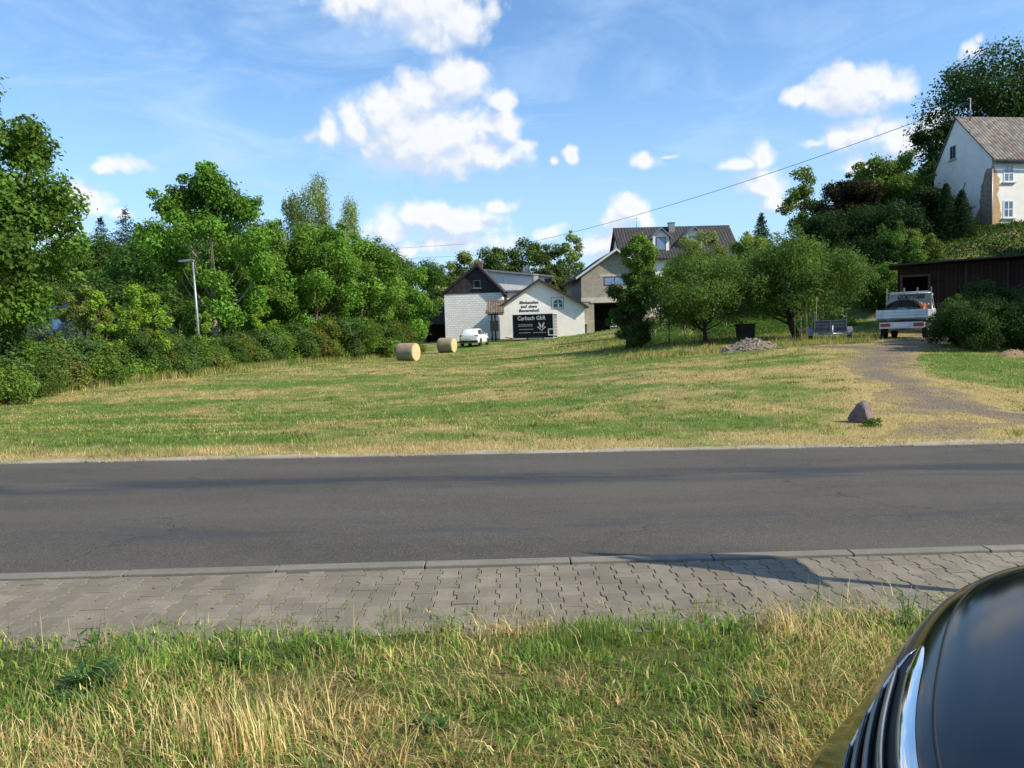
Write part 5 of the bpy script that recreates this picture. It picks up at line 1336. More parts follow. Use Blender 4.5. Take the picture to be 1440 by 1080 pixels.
# tall trees just outside the picture on the right: they shade the shed, the truck and the hedge
ga = make_tree('shade_tree', (28.5, 26.5, H(28.5, 26.5)), 1.6, 10.2, 3.6, 20000, .30, (.05, .11, .025), 'tall tree beyond the right edge, nearest to the road', group='trees beyond the right edge', ncl=44, seed=400, trunk=.25, csz=.30)
for i, (x, y, s_, lb) in enumerate([(32.5, 31.0, 1.0, 'tall tree beyond the right edge, second from the road'), (38.5, 36.0, 1.05, 'tall tree beyond the right edge, third from the road'), (44, 41, 1.05, 'tall tree beyond the right edge, farthest from the road'), (25.5, 24.0, .5, 'low tree beyond the right edge beside the lawn'), (43, 46, .95, 'tree beyond the right edge above the shed'), (48.5, 47, .95, 'tree beyond the right edge highest on the bank')]):
    c = copy_tree(ga); c.location = (x, y, H(x, y) - .3); c.scale = (s_, s_, s_); c.rotation_euler = (0, 0, 1.7 * i + 1); c['label'] = lb
# ------------------------------------------------------------------ vehicles and small things
M['trailer_black'] = simple('trailer_black', (.006, .009, .012), .55, var=.3, spec=.2)
M['car_white'] = simple('white_car_paint', (.75, .76, .77), .25, var=.04, coat=.6)
M['car_dark'] = simple('black_car_paint', (.0045, .005, .008), .10, var=.2, coat=.0, spec=.30)
M['car_blue'] = simple('blue_grey_car_paint', (.10, .20, .27), .25, var=.1, coat=.6)
M['rubber'] = simple('tyre_rubber', (.018, .018, .019), .85, var=.3, scale=20)
M['rim'] = simple('alloy_rim', (.45, .46, .48), .35, metal=.8, var=.1)
M['chrome'] = simple('chrome', (.82, .84, .87), .06, metal=1.0, var=.03)
M['red_lamp'] = simple('red_tail_lamp', (.30, .015, .015), .2, var=.2, coat=.5)
M['black_plastic'] = simple('black_plastic', (.02, .02, .022), .5, var=.2)
M['tinted'] = simple('tinted_window', (.010, .013, .018), .05, var=.1, spec=.8)
M['plate'] = simple('licence_plate', (.70, .72, .72), .4, var=.05)
M['alu'] = simple('aluminium_side_board', (.50, .56, .62), .38, metal=.35, var=.15, scale=3)
M['tarp'] = simple('dark_grey_tarpaulin', (.055, .058, .068), .7, var=.35, bump=.4, bscale=6)
M['orange'] = simple('orange_plastic', (.80, .22, .02), .5, var=.2)
M['teal'] = simple('teal_paint', (.04, .30, .26), .5, var=.1)

def wheel(par, c, r=.33, w=.22, axis='y', name='wheel'):
    o = empty(name, c) if False else None
    s = Vector(c); a = 1 if axis == 'x' else 0
    b = MB(); n = 28; prof = [(r * .62, -w / 2), (r * .93, -w / 2), (r, -w * .38), (r, w * .38), (r * .93, w / 2), (r * .62, w / 2)]
    rings = []
    for q, o_ in prof:
        rings.append([(s.x + (o_ if axis == 'x' else q * math.cos(t)), s.y + (q * math.cos(t) if axis == 'x' else o_), s.z + q * math.sin(t)) for t in [2 * math.pi * k / n for k in range(n)]])
    b.loft(rings); ty = b.build('wheel', M['rubber'], par)
    rb = MB(); n = 20
    for sgn in (-1, 1):
        o_ = sgn * w * .40
        rings = [[(s.x + (o_ + sgn * dd if axis == 'x' else q * math.cos(t)), s.y + (q * math.cos(t) if axis == 'x' else o_ + sgn * dd), s.z + q * math.sin(t)) for t in [2 * math.pi * k / n for k in range(n)]] for q, dd in ((r * .66, 0), (r * .60, -.03), (r * .2, -.02), (r * .17, .015))]
        rb.loft(rings, cap1=True)
    rb.build('rim', M['rim'], ty)
    return ty

def suv(name, loc, rz, paint, label, cat='car'):
    """estate/SUV 4.5 m long, rear towards local -y"""
    e = empty(name, loc, rz, label, cat)
    def sec(y, w, zb, zs, zr, wr):
        pts = [(-w * .94, zb), (-w, zb + .16), (-w, zs - .12), (-w * .96, zs), (-wr, zr - .07), (-wr * .86, zr), (wr * .86, zr), (wr, zr - .07), (w * .96, zs), (w, zs - .12), (w, zb + .16), (w * .94, zb)]
        return [(x, y, z) for x, z in pts]
    S = [sec(-2.22, .74, .42, .86, .92, .70), sec(-2.20, .84, .33, .98, 1.02, .76), sec(-2.10, .90, .26, 1.02, 1.20, .72), sec(-1.78, .92, .24, 1.03, 1.52, .64), sec(-1.2, .93, .24, 1.02, 1.60, .66), sec(-.2, .93, .24, 1.00, 1.61, .67), sec(.35, .93, .24, .98, 1.50, .66),
         sec(.95, .93, .24, .98, 1.10, .72), sec(1.5, .92, .24, .92, 1.00, .74), sec(2.0, .88, .28, .80, .88, .70), sec(2.24, .72, .36, .62, .66, .58)]
    b = MB(); b.loft([r for r in S], closed=True, cap0=True, cap1=True); o = b.build('body', paint, e)
    g = MB()                                   # side glass, slightly proud of the body
    for sx in (-1, 1):
        def P(y, t, zs=1.00, zr=1.55, w=.93 * .96, wr=.665): return (sx * (w + (wr - w) * t + .012), y, zs + (zr - zs) * t)
        for y0, y1, a, b_ in ((-1.72, -1.28, .12, .82), (-1.20, -.32, .10, .86), (-.24, .42, .10, .84)):
            sh = .10 if y0 < -1.5 else (0)
            g.add([P(y0 - (.12 if sh else 0), a), P(y1, a), P(y1 - (.12 if y1 > .3 else 0), b_), P(y0 + (.12 if sh else 0), b_)], [(0, 1, 2, 3)])
    g.build('side_window', M['tinted'], e)
    MB().add([(-.68, -2.135, 1.05), (.68, -2.135, 1.05), (.57, -1.80, 1.50), (-.57, -1.80, 1.50)], [(0, 1, 2, 3)]).build('rear_window', M['tinted'], e)
    MB().add([(-.70, 1.00, 1.10), (.70, 1.00, 1.10), (.60, .39, 1.50), (-.60, .39, 1.50)], [(0, 1, 2, 3)]).build('windscreen', M['tinted'], e)
    MB().box(-.86, .86, -2.25, -2.19, .30, .52).build('bumper', M['black_plastic'], e, bevel=.02)
    for sx in (-1, 1):
        MB().box(min(sx * .88, sx * .52), max(sx * .88, sx * .52), -2.215, -2.10, .86, 1.00).build('tail_lamp', M['red_lamp'], e, bevel=.02)
        MB().box(min(sx * .95, sx * 1.10), max(sx * .95, sx * 1.10), .55, .68, .98, 1.12).build('mirror', paint, e, bevel=.03)
        for y in (-1.35, 1.40):
            MB().cyl((sx * .945 - (.012 if sx > 0 else -.0), y, .36), .39, .012 if sx > 0 else -.012, 'x', 24).build('wheel_arch', M['black_plastic'], e)
            wheel(e, (sx * .85, y, .33), .335, .22, 'x')
    MB().box(-.26, .26, -2.235, -2.222, .66, .77).build('licence_plate', M['plate'], e)
    return e
suv('parked_car', ground_at(668, 73), rad(-12), M['car_white'], 'white estate car parked before the white brick wall')
suv('parked_car', ground_at(165, 42) + Vector((0, 0, .62)), rad(62), M['car_blue'], 'blue grey car whose roof shows over the hedge')
suv('parked_car', ground_at(868, 88.5) + Vector((0, 0, -.25)), rad(-4), M['car_white'], 'white car standing inside the dark garage doorway')

# --- sales trailer
e = empty('sales_trailer', ground_at(721.5, 78.5), rad(-14), 'black sales trailer with white lettering and animal head emblem in front of the shop', 'trailer')
bpy.context.view_layer.update()
x1 = local(e, 778, 460)[0]; z0 = local(e, 740, 475.5)[1]; zt = local(e, 740, 442.5)[1]
MB().box(0, x1, 0, 2.1, z0, zt).build('body', M['trailer_black'], e, bevel=.02)
fr = MB(); t_ = .07
for a in ((-.03, x1 + .03, -.03, 2.13, zt + .001, zt + .05), (-.03, x1 + .03, -.03, 2.13, z0 - .10, z0 - .001)): fr.box(*a)
for xx in (-.03, x1 - .02):
    for yy in (-.03, 2.08): fr.box(xx, xx + .05, yy, yy + .05, z0, zt)
fr.build('frame', M['fascia_white'], e)
rp = MB(); rp.box(x1 + .003, x1 + .04, .1, 2.0, z0 + .1, zt - .1)
rd = rp.build('rear_door', M['steel_dull'], e)
hb = MB()
for k in range(6): hb.box(x1 + .042, x1 + .06, .25, 1.85, z0 + .25 + k * .3, z0 + .30 + k * .3)
hb.build('door_rib', M['concrete'], rd)
def LT(px, py): return local(e, px, py)
M['letter_white'] = simple('white_lettering', (.62, .64, .62), .6, var=.1)
x, z = LT(727.8, 450.6); fit_lettering('Carbach GbR', .56, LT(767.2, 448)[0] - x, M['letter_white'], e, (x, -.012, z), bold=.012, spacing=1.06)
for (px, py, L_) in ((729, 457.2, 1.45), (729, 459.2, 1.45), (730, 463.9, 1.45), (729.8, 468.6, 1.2), (750, 468.2, 1.3)):
    x, z = LT(px, py); s = MB(); rs = random.Random(px + py); xx = 0
    while xx < L_:
        wd = rs.uniform(.06, .16); s.box(x + xx, x + xx + wd, -.012, -.002, z, z + .05); xx += wd + rs.uniform(.03, .07)
    s.build('small_lettering', M['letter_white'], e)
cx, cz = LT(761.5, 459)
em = MB(); K = .30
for sx in (-1, 1):
    em.prism([(cx + sx * .08, cz + .18), (cx + sx * .30, cz + .48), (cx + sx * .27, cz + .15), (cx + sx * .16, cz + .08)], -.014, -.002, 'y')      # horn / ear
    em.prism([(cx + sx * .03, cz + .16), (cx + sx * .22, cz + .14), (cx + sx * .17, cz - .06), (cx + sx * .05, cz - .14)], -.012, -.0021, 'y')
    em.prism([(cx + sx * .02, cz - .42), (cx + sx * .10, cz - .34), (cx + sx * .44, cz - .08), (cx + sx * .38, cz + .02), (cx + sx * .10, cz - .22)], -.0135, -.0022, 'y')
em.prism([(cx - .07, cz - .46), (cx + .07, cz - .46), (cx, cz - .34)], -.015, -.0023, 'y')
em.build('emblem', M['letter_white'], e)
xa, za = LT(770.8, 471.8); xb, zb = LT(779.2, 461.8)
window(e, xa, xb, za, zb, 0, 'fascia_white', 'tinted', .10, (0, 0), name='hatch')
for k in (-.45, .45):
    xw = LT(753, 475)[0] + k; wheel(e, (xw, .12, .30), .30, .18, 'y'); wheel(e, (xw, 1.98, .30), .30, .18, 'y')
xw = LT(753, 475)[0]
MB().prism([(xw - .95, z0 - .12), (xw - .75, z0 + .12), (xw + .75, z0 + .12), (xw + .95, z0 - .12), (xw + .85, z0 - .12), (xw + .68, z0 + .05), (xw - .68, z0 + .05), (xw - .85, z0 - .12)], -.10, .0 - .031, 'y').build('mudguard', M['black_plastic'], e)
MB().tube([(-.0, 1.05, z0 - .05), (-1.1, 1.05, .42)], .05, 6).build('drawbar', M['steel_dull'], e)

# bin by the garage
g_ = ground_at(818, 83)
e = empty('waste_bin', g_, rad(5), 'black waste container with yellow lid at the corner of the shop', 'bin')
MB().prism([(-.48, .08), (.48, .08), (.55, 1.12), (-.55, 1.12)], -.4, .4, 'y').build('body', M['black_plastic'], e, bevel=.02)
M['yellow'] = simple('faded_yellow_plastic', (.42, .36, .08), .6, var=.3)
MB().prism([(-.58, 1.125), (.58, 1.125), (.50, 1.25), (-.50, 1.25)], -.45, .45, 'y').build('lid', M['yellow'], e, bevel=.02)
for sx in (-1, 1): MB().cyl((sx * .4 - .04, .2, .08), .08, .08, 'x', 12).build('wheel', M['rubber'], e)

# --- hay bales
def hay_mat(name, side):
    m, t, b = mat_new(name)
    tc = t.node('ShaderNodeTexCoord').outputs['Object']
    n = t.noise(t.vscale(tc, (40, 6, 6) if side else (1, 1, 1)), 1.5 if side else 14, 6, .7)
    if side: c = t.mix(n, (.21, .175, .125), (.40, .345, .25)); c = t.mix(t.ss(t.noise(tc, 3, 5, .7), .5, .7, 0, .5), c, (.17, .14, .10))
    else:
        sp = t.node('ShaderNodeSeparateXYZ'); t.link(tc, sp.inputs[0])
        rr = t.m('SQRT', t.m('ADD', t.m('POWER', sp.outputs[1], 2), t.m('POWER', sp.outputs[2], 2)))
        ring = t.m('SINE', t.m('ADD', t.m('MULTIPLY', rr, 60), t.m('MULTIPLY', n, 9)))
        c = t.mix(t.m('MULTIPLY_ADD', ring, .35, .5), (.42, .33, .17), (.58, .48, .28)); c = t.mix(t.ss(n, .5, .75, 0, .5), c, (.33, .22, .08))
    t.link(c, b.inputs['Base Color']); b.inputs['Roughness'].default_value = .9; b.inputs['Specular IOR Level'].default_value = .1
    bn = t.node('ShaderNodeBump'); bn.inputs['Strength'].default_value = .7; bn.inputs['Distance'].default_value = .03
    t.link(n, bn.inputs['Height']); t.link(bn.outputs[0], b.inputs['Normal'])
    return m
M['hay_side'] = hay_mat('net_wrapped_hay', True); M['hay_end'] = hay_mat('hay_spiral', False)
def bale(px, d, rz, label):
    g_ = ground_at(px, d); r = .64; L_ = 1.34
    e = empty('hay_bale', g_ + Vector((0, 0, r * .97)), rz, label, 'hay bale', 'round hay bales on the field')
    rs = random.Random(px); n = 56; rings = []
    ph = [rs.uniform(0, 6.28) for _ in range(6)]
    for i, t in enumerate([0, .02, .08, .3, .5, .7, .92, .98, 1.0]):
        q = r * (.93 if t in (0, 1.0) else (.98 if t in (.02, .98) else 1.0))
        ring = []
        for k in range(n):
            a = 2 * math.pi * k / n; rr = q * (1 + .012 * math.sin(3 * a + ph[0]) + .008 * math.sin(7 * a + ph[1] + t * 3))
            z = rr * math.sin(a); z = max(z, -r * .965)
            ring.append(((t - .5) * L_ + .012 * math.sin(5 * a + ph[2]) * (t in (0, 1.0)), rr * math.cos(a), z))
        rings.append(ring)
    MB().loft(rings).build('net_wrap', M['hay_side'], e)
    for s in (-1, 1):
        en = MB(); rr_ = []
        for q in (.93, .8, .6, .4, .2, .02):
            rr_.append([(s * (L_ / 2 + (.035 if q < .9 else 0) * (1 - q) + rs.uniform(-.012, .012)), r * q * math.cos(2 * math.pi * k / 40), max(r * q * math.sin(2 * math.pi * k / 40), -r * .965)) for k in range(40)])
        en.loft(rr_, cap1=True).build('end_face', M['hay_end'], e)
    return e
bale(574, 53.5, rad(-22), 'nearer and lower of the two round hay bales, close to the hedge')
bale(629, 65, rad(-20), 'farther hay bale beside the gravel yard, right of the other one')

# --- street lamp
g_ = ground_at(283, 41)
zt = Z_at(276, 367, 41)[0] + CAM_H - g_.z
e = empty('street_lamp', g_, rad(0), 'galvanised street lamp with flat head rising from the hedge', 'street lamp')
MB().tube([(0, 0, -.3), (-.03, 0, zt * .5), (-.11, 0, zt)], [.075, .062, .045], 12).build('pole', M['metal_grey'], e)
lh = MB(); lh.prism([(-.85, zt + .0), (-.80, zt + .05), (-.20, zt + .10), (-.04, zt + .06), (-.04, zt - .02), (-.70, zt - .06)], -.14, .14, 'y'); lh.build('lamp_head', M['steel_dull'], e, bevel=.015)
g_ = ground_at(309, 52)
e = empty('wooden_post', g_, 0, 'bare weathered post behind the hedge right of the lamp', 'post')
zt2 = Z_at(309, 430, 52)[0] + CAM_H - g_.z
MB().tube([(0, 0, -.3), (0, 0, zt2)], [.11, .09], 9).build('post_shaft', M['bark_pale'], e)
# blue climbing frame
g_ = ground_at(92, 42)
M['blue'] = simple('blue_paint', (.022, .05, .17), .4, var=.2)
M['blue_net'] = simple('pale_blue_panel', (.10, .20, .30), .6, var=.2)
e = empty('blue_frame', g_, rad(8), 'blue metal frame with pale panel standing behind the hedge at the left', 'climbing frame')
h = Z_at(85, 425, 40)[0] + CAM_H - g_.z; h2 = Z_at(97, 409, 40)[0] + CAM_H - g_.z
for x, hh in ((-.42, h), (.34, h2 - .35)):
    MB().box(x - .05, x + .05, -.05, .05, -.3, hh).build('post', M['blue'], e)
MB().box(.18, .32, -.04, .04, .4, h - .1).build('post', M['blue'], e)
MB().tube([(.30, .0, h - .2), (.30, 0, h2)], .02, 6).build('rod', M['metal_grey'], e)
fb_ = MB()
for z in (h - .15, h - .75, h - 1.4): fb_.box(-.37, .17, -.03, .03, z, z + .06)
fb_.build('crossbar', M['blue'], e)
MB().box(-.37, .17, -.015, .015, h - 1.33, h - .8).build('panel', M['blue_net'], e)

# --- overhead cables
def cable(a, b_, sag, r, label, n=24, name='overhead_cable'):
    pts = []
    for k in range(n + 1):
        t = k / n; p = a.lerp(b_, t); p.z -= sag * 4 * t * (1 - t); pts.append(tuple(p))
    return tag(MB().tube(pts, r, 5).build(name, M['black_plastic'], None), label, 'cable')
M['cable'] = M['black_plastic']
A_ = spot(735, 343, 112)
cable(A_, roof_mast, .9, .026, 'dark overhead cable rising to the roof mast of the old house')
cable(spot(30, 352, 125), spot(655, 343, 112), 1.0, .020, 'upper of two faint thin lines above the wood at left', name='power_line')
cable(spot(30, 362, 125), spot(640, 360, 112), 1.0, .020, 'lower of two faint thin lines above the wood at left', name='power_line')

# --- rock
import bmesh
def rock(name, loc, sx, sy, sz, mat, label, seed, cat='rock', sub=3, rough=.28, tilt=0.0, pieces=None):
    bm = bmesh.new(); bmesh.ops.create_icosphere(bm, subdivisions=sub, radius=1)
    rs = np.random.RandomState(seed); pl = rs.normal(size=(14, 3)); pl /= np.linalg.norm(pl, axis=1)[:, None]; dd = rs.uniform(.50, .78, 14)
    for v in bm.verts:
        p = np.array(v.co)
        for n_, d_ in zip(pl, dd):
            k = p @ n_
            if k > d_: p = p - n_ * (k - d_)
        p = p * (1 + rs.normal() * .03)
        v.co = (p[0] * sx, p[1] * sy, p[2] * sz)
        # narrow the top so the stone comes to an off-centre peak
        t = max(0, v.co.z / sz); v.co.x = v.co.x * (1 - .12 * t) + tilt * t * sx; v.co.y *= (1 - .3 * t)
    me = bpy.data.meshes.new(name); bm.to_mesh(me); bm.free()
    o = link_mesh(name, me, mat); o.location = loc
    return tag(o, label, cat)
def rock_mat():
    m, t, b = mat_new('reddish_grey_rock')
    tc = t.node('ShaderNodeTexCoord').outputs['Object']
    n = t.noise(tc, 7, 8, .7); n2 = t.noise(tc, 3.0, 4, .6); n3 = t.noise(tc, 35, 6, .7)
    c = t.mix(t.ss(n, .3, .7), (.09, .065, .063), (.21, .155, .148)); c = t.mix(t.ss(n2, .52, .62, 0, .6), c, (.22, .11, .085)); c = t.mix(t.ss(n, .60, .66, 0, .6), c, (.42, .38, .34)); c = t.mix(t.ss(n3, .55, .7, 0, .5), c, (.06, .045, .045))
    t.link(c, b.inputs['Base Color']); b.inputs['Roughness'].default_value = .85
    bn = t.node('ShaderNodeBump'); bn.inputs['Strength'].default_value = 1; bn.inputs['Distance'].default_value = .03
    t.link(t.m('ADD', n, t.m('MULTIPLY', n3, .4)), bn.inputs['Height']); t.link(bn.outputs[0], b.inputs['Normal'])
    return m
M['rock'] = rock_mat()
g_ = ground_at(1213, 13.4)
rock('boulder', g_ + Vector((0, 0, .08)), .31, .26, .30, M['rock'], 'reddish grey angular rock beside the track near the road', 12, tilt=.10)

def heap(name, loc, rx, ry, h, mat, label, seed, chunks, cs, cm, cat='heap'):
    rs = np.random.RandomState(seed); n = 34
    e = empty(name, loc, 0, label, cat)
    gx_ = np.linspace(-1, 1, n); A, B = np.meshgrid(gx_, gx_); rr = np.sqrt(A ** 2 + B ** 2)
    Z = h * np.clip(1 - rr, 0, 1) ** .8 * (.75 + .5 * fbm(A * 2.5 + seed, B * 2.5 + 5)) + (fbm(A * 8 + seed, B * 8) - .5) * .10 * h - .10
    Z = np.where(rr > 1, -.12, Z)
    V = np.c_[(A * rx).ravel(), (B * ry).ravel(), Z.ravel()]
    i0 = (np.arange(n - 1)[:, None] * n + np.arange(n - 1)[None]).ravel()
    link_mesh('mound', np_mesh('mound', V, np.c_[i0, i0 + 1, i0 + n + 1, i0 + n], None, True), mat, e)
    b = MB()
    for k in range(chunks):
        a = rs.rand() * 6.283; q = rs.rand() ** .6 * .95
        x, y = q * math.cos(a), q * math.sin(a); z = float(np.interp(q, [0, 1], [h * .95, 0])) * (.75 + .5 * float(fbm(np.array([x * 2.5 + seed]), np.array([y * 2.5 + 5]))[0])) - .06
        s = cs * rs.uniform(.4, 1.4); Mx = Matrix.Translation((x * rx, y * ry, z)) @ Matrix.Rotation(rs.rand() * 6, 4, Vector(rs.normal(size=3)).normalized())
        vs = [Mx @ Vector((i * s * rs.uniform(.5, 1), j * s * rs.uniform(.4, .9), l * s * rs.uniform(.3, .7))) for l in (-1, 1) for j in (-1, 1) for i in (-1, 1)]
        b.add(vs, [(0, 2, 3, 1), (4, 5, 7, 6), (0, 1, 5, 4), (2, 6, 7, 3), (0, 4, 6, 2), (1, 3, 7, 5)])
    o = b.build('rubble_pieces', cm, e); o['kind'] = 'stuff'
    return e
M['rubble'] = concrete('rubble_earth', (.15, .115, .08), (.29, .23, .17), 6)
M['rubble2'] = concrete('rubble_stone', (.20, .17, .13), (.36, .31, .245), 8)
M['sand'] = concrete('brown_sand', (.24, .16, .09), (.36, .25, .14), 6)
g_ = ground_at(1058, 34.6); heap('rubble_pile', g_, 1.55, 1.3, .58, M['rubble'], 'pale pile of rubble and earth in front of the apple trees', 4, 340, .07, M['rubble2'], 'rubble pile')
g_ = ground_at(975, 36.5); heap('rubble_pile', g_, 1.2, .7, .28, M['rubble'], 'flat low strip of rubble left of the big rubble pile', 9, 90, .06, M['rubble2'], 'rubble pile')
g_ = ground_at(1424, 25.6); heap('sand_pile', g_, .85, .6, .36, M['sand'], 'small brown earth pile before the right hand hedge', 6, 30, .03, M['sand'], 'sand pile')
# dark container under the apple trees
g_ = ground_at(1048, 42); e = empty('dark_container', g_, rad(6), 'dark box shaped container on the ground behind the rubble pile', 'container')
M['box_dark'] = simple('dark_brown_box', (.022, .016, .016), .7, var=.4)
bx_ = MB(); bx_.prism([(-.36, .05), (.36, .05), (.40, .80), (-.40, .80)], -.4, .4, 'y'); bx_.build('body', M['box_dark'], e, bevel=.02)
MB().box(-.44, .44, -.45, .45, .803, .85).build('lid', M['box_dark'], e, bevel=.01)
MB().box(-.37, -.32, -.43, -.402, .1, .78).box(.32, .37, -.43, -.402, .1, .78).build('corner_strip', M['black_plastic'], e)
# garden stakes
M['stake'] = simple('pale_stake_wood', (.34, .27, .18), .9, var=.4, scale=9)
rs = random.Random(5)
ST = [(1118, 434, 470, 39), (1126, 428, 468, 39.5), (1134, 424, 466, 39.2), (1141, 427, 466, 39.8), (1147, 417, 468, 38.6), (1157, 428, 466, 39.4), (1130, 436, 466, 40), (1152, 434, 464, 40)]
names_ = ['leftmost', 'second from left', 'third from left', 'fourth from left', 'tallest', 'rightmost', 'short far left', 'short far right']
proto = None
for i, (px, y0, y1, d) in enumerate(ST):
    g_ = ground_at(px, d); hh = Z_at(px, y0, d)[0] + CAM_H - g_.z
    if proto is None:
        proto = MB().tube([(0, 0, -.3), (.01, .0, .5), (-.01, 0, 1.0)], [.026, .024, .02], 7).build('garden_stake', M['stake']); o = proto
    else: o = proto.copy(); COL.objects.link(o)
    o.location = g_; o.scale = (1, 1, hh); o.rotation_euler = (rad(rs.uniform(-3, 3)), rad(rs.uniform(-3, 3)), rs.uniform(0, 6))
    tag(o, names_[i] + ' of the pale garden stakes above the car trailer', 'stake', 'garden stakes behind the trailer')
for i, (px, y0, d, lb) in enumerate([(941, 448, 44, 'pale fence post left of the left apple trunk'), (963, 446, 47, 'dark fence post next to the left apple trunk'), (921, 450, 48, 'fence post right of the ivy covered stump'), (1022, 425, 47, 'thin post behind the dark container')]):
    g_ = ground_at(px, d); hh = Z_at(px, y0, d)[0] + CAM_H - g_.z
    o = proto.copy(); COL.objects.link(o); o.name = 'fence_post'; o.location = g_; o.scale = (1.7, 1.7, hh); o.rotation_euler = (0, rad(rs.uniform(-2, 2)), i)
    for k in ('label', 'category', 'group'):
        if k in o: del o[k]
    tag(o, lb, 'post', 'posts of the garden fence')

# --- car trailer (seen from its drawbar end)
g_ = ground_at(1168, 35.6)
e = empty('car_trailer', g_, rad(-21), 'grey open car trailer with rail frame parked under the large apple tree', 'trailer')
M['grey_board'] = simple('grey_trailer_board', (.085, .080, .105), .6, var=.3, scale=3)
bw = .68
bd = MB()
bd.box(-bw, bw, 0, .03, .46, .98); bd.box(-bw, bw, 2.4, 2.43, .46, .98); bd.box(-bw, -bw + .03, .03, 2.4, .46, .98); bd.box(bw - .03, bw, .03, 2.4, .46, .98); bd.box(-bw + .03, bw - .03, .03, 2.4, .44, .47)
bd.build('side_board', M['grey_board'], e)
rl_ = MB()
for z in (.46, .70, .84, .99): rl_.box(-bw - .02, bw + .02, -.035, -.003, z, z + .028)
for x in (-bw - .02, -.015, bw - .015): rl_.box(x, x + .035, -.06, -.037, .42, 1.02)
rl_.box(-bw - .02, -bw + .02, -.02, .02, .98 + .04, 1.46); rl_.box(bw - .02, bw + .02, -.02, .02, 1.02, 1.20)
rl_.tube([(bw, 0, 1.12), (bw - .22, 0, 1.24)], .018, 6)
rl_.build('rail', M['steel_dull'], e)
ch = MB(); ch.box(-bw, bw, -.05, .0 - .004, .34, .42); ch.tube([(-.5, 0, .38), (0, -1.1, .40)], .04, 6); ch.tube([(.5, 0, .38), (0, -1.1, .40)], .04, 6); ch.tube([(0, -1.0, .40), (0, -1.45, .42)], .035, 6)
ch.build('drawbar', M['metal_grey'], e)
jk = MB(); jk.tube([(.05, -1.05, .12), (.05, -1.05, .78)], .03, 8); jk.tube([(.05, -1.05, .78), (.05, -1.2, .80)], .014, 6); jk.build('jack', M['metal_grey'], e)
wheel(e, (.05, -1.05, .10), .10, .06, 'x')
for sx in (-1, 1):
    wheel(e, (sx * .86, 1.2, .30), .30, .17, 'x')
    mg = MB(); n = 12; ro, ri = .40, .37
    pts = [(1.2 + ro * math.cos(math.pi * k / n), .30 + ro * math.sin(math.pi * k / n)) for k in range(n + 1)] + [(1.2 + ri * math.cos(math.pi * k / n), .30 + ri * math.sin(math.pi * k / n)) for k in range(n, -1, -1)]
    mg.prism(pts, sx * .75, sx * .98, 'x'); mg.prism([(1.2 + ro * math.cos(math.pi * k / n), .30 + ro * math.sin(math.pi * k / n)) for k in range(n + 1)], sx * .75, sx * .757, 'x')
    mg.build('mudguard', M['steel_dull'], e)

# --- flatbed truck seen from behind
g_ = ground_at(1268, 34)
e = empty('flatbed_truck', g_, rad(-33), 'white double cab flatbed truck with dark hooded load parked at the wooden shed', 'truck')
B = 1.03
# rear chassis beam
ch = MB(); ch.box(-.9, .9, .02, .10, .46, .74); ch.build('bumper', M['fascia_white'], e, bevel=.01)
MB().box(-.86, .86, .12, 2.9, .52, .80).build('chassis', M['black_plastic'], e)
for sx in (-1, 1):
    x0, x1 = sorted((sx * .86, sx * .46)); MB().box(x0, x1, -.03, .018, .55, .69).build('tail_lamp', M['red_lamp'], e, bevel=.01)
MB().box(-.30, .30, -.005, .015, .53, .66).build('licence_plate', M['plate'], e)
x, z = -.26, .55; lettering('MYK  4', .11, M['letter_dark'], e, (-.2, -.008, .56), name='plate_lettering', depth=.001) if False else None
bed = MB(); bed.box(-B, B, 0, 2.9, .86, .93); bed.build('load_bed', M['steel_dull'], e)
tg = MB()
for k in range(3): tg.box(-B, B, -.035 - (k % 2) * .004, -.003, .92 + k * .125, 1.035 + k * .125)
tg.box(-B, -B + .05, -.05, -.0395, .90, 1.31); tg.box(B - .05, B, -.05, -.0395, .90, 1.31)
tg.build('tailgate', M['alu'], e)
for sx in (-1, 1):
    a, b_ = sorted((sx * B, sx * (B - .03))); MB().box(a, b_, .0, 2.88, .935, 1.28).build('side_gate', M['alu'], e)
# arched tarpaulin hood over the load, open to the back
n = 14; w2 = .78
def arc(r, zc, k, h): return (-r * math.cos(math.pi * k / n), zc + h * math.sin(math.pi * k / n) ** .9)
o_ = [arc(w2, 1.30, k, .46) for k in range(n + 1)]; i_ = [arc(w2 - .04, 1.30, k, .40) for k in range(n, -1, -1)]
tp = MB(); tp.prism(o_ + i_, .9, 2.6, 'y'); tp.build('tarpaulin', M['tarp'], e)
MB().prism([arc(w2 - .02, 1.0, k, .73) for k in range(n + 1)], .98, 1.02, 'y').build('load_front', M['box_dark'], e)
lm = MB(); lm.prism([(-.80, 1.28), (-.62, 1.36), (-.2, 1.42), (.3, 1.40), (.62, 1.31), (.70, 1.28)], .15, .85, 'y'); lm.build('load_sheet', M['tarp'], e)
MB().prism([(-.22, 1.30), (-.10, 1.37), (.08, 1.38), (.25, 1.30)], -.002, .06, 'y').build('teal_bag', M['teal'], e)
ob = MB(); rs2 = random.Random(2)
for k in range(16):
    c = Vector((rs2.uniform(.62, .92), rs2.uniform(.2, .6), rs2.uniform(1.25, 1.5))); c2 = c + Vector((rs2.uniform(-.16, .16), rs2.uniform(-.1, .1), rs2.uniform(-.08, .12)))
    ob.tube([c, c2], .028, 6)
ob.build('orange_strap', M['orange'], e)
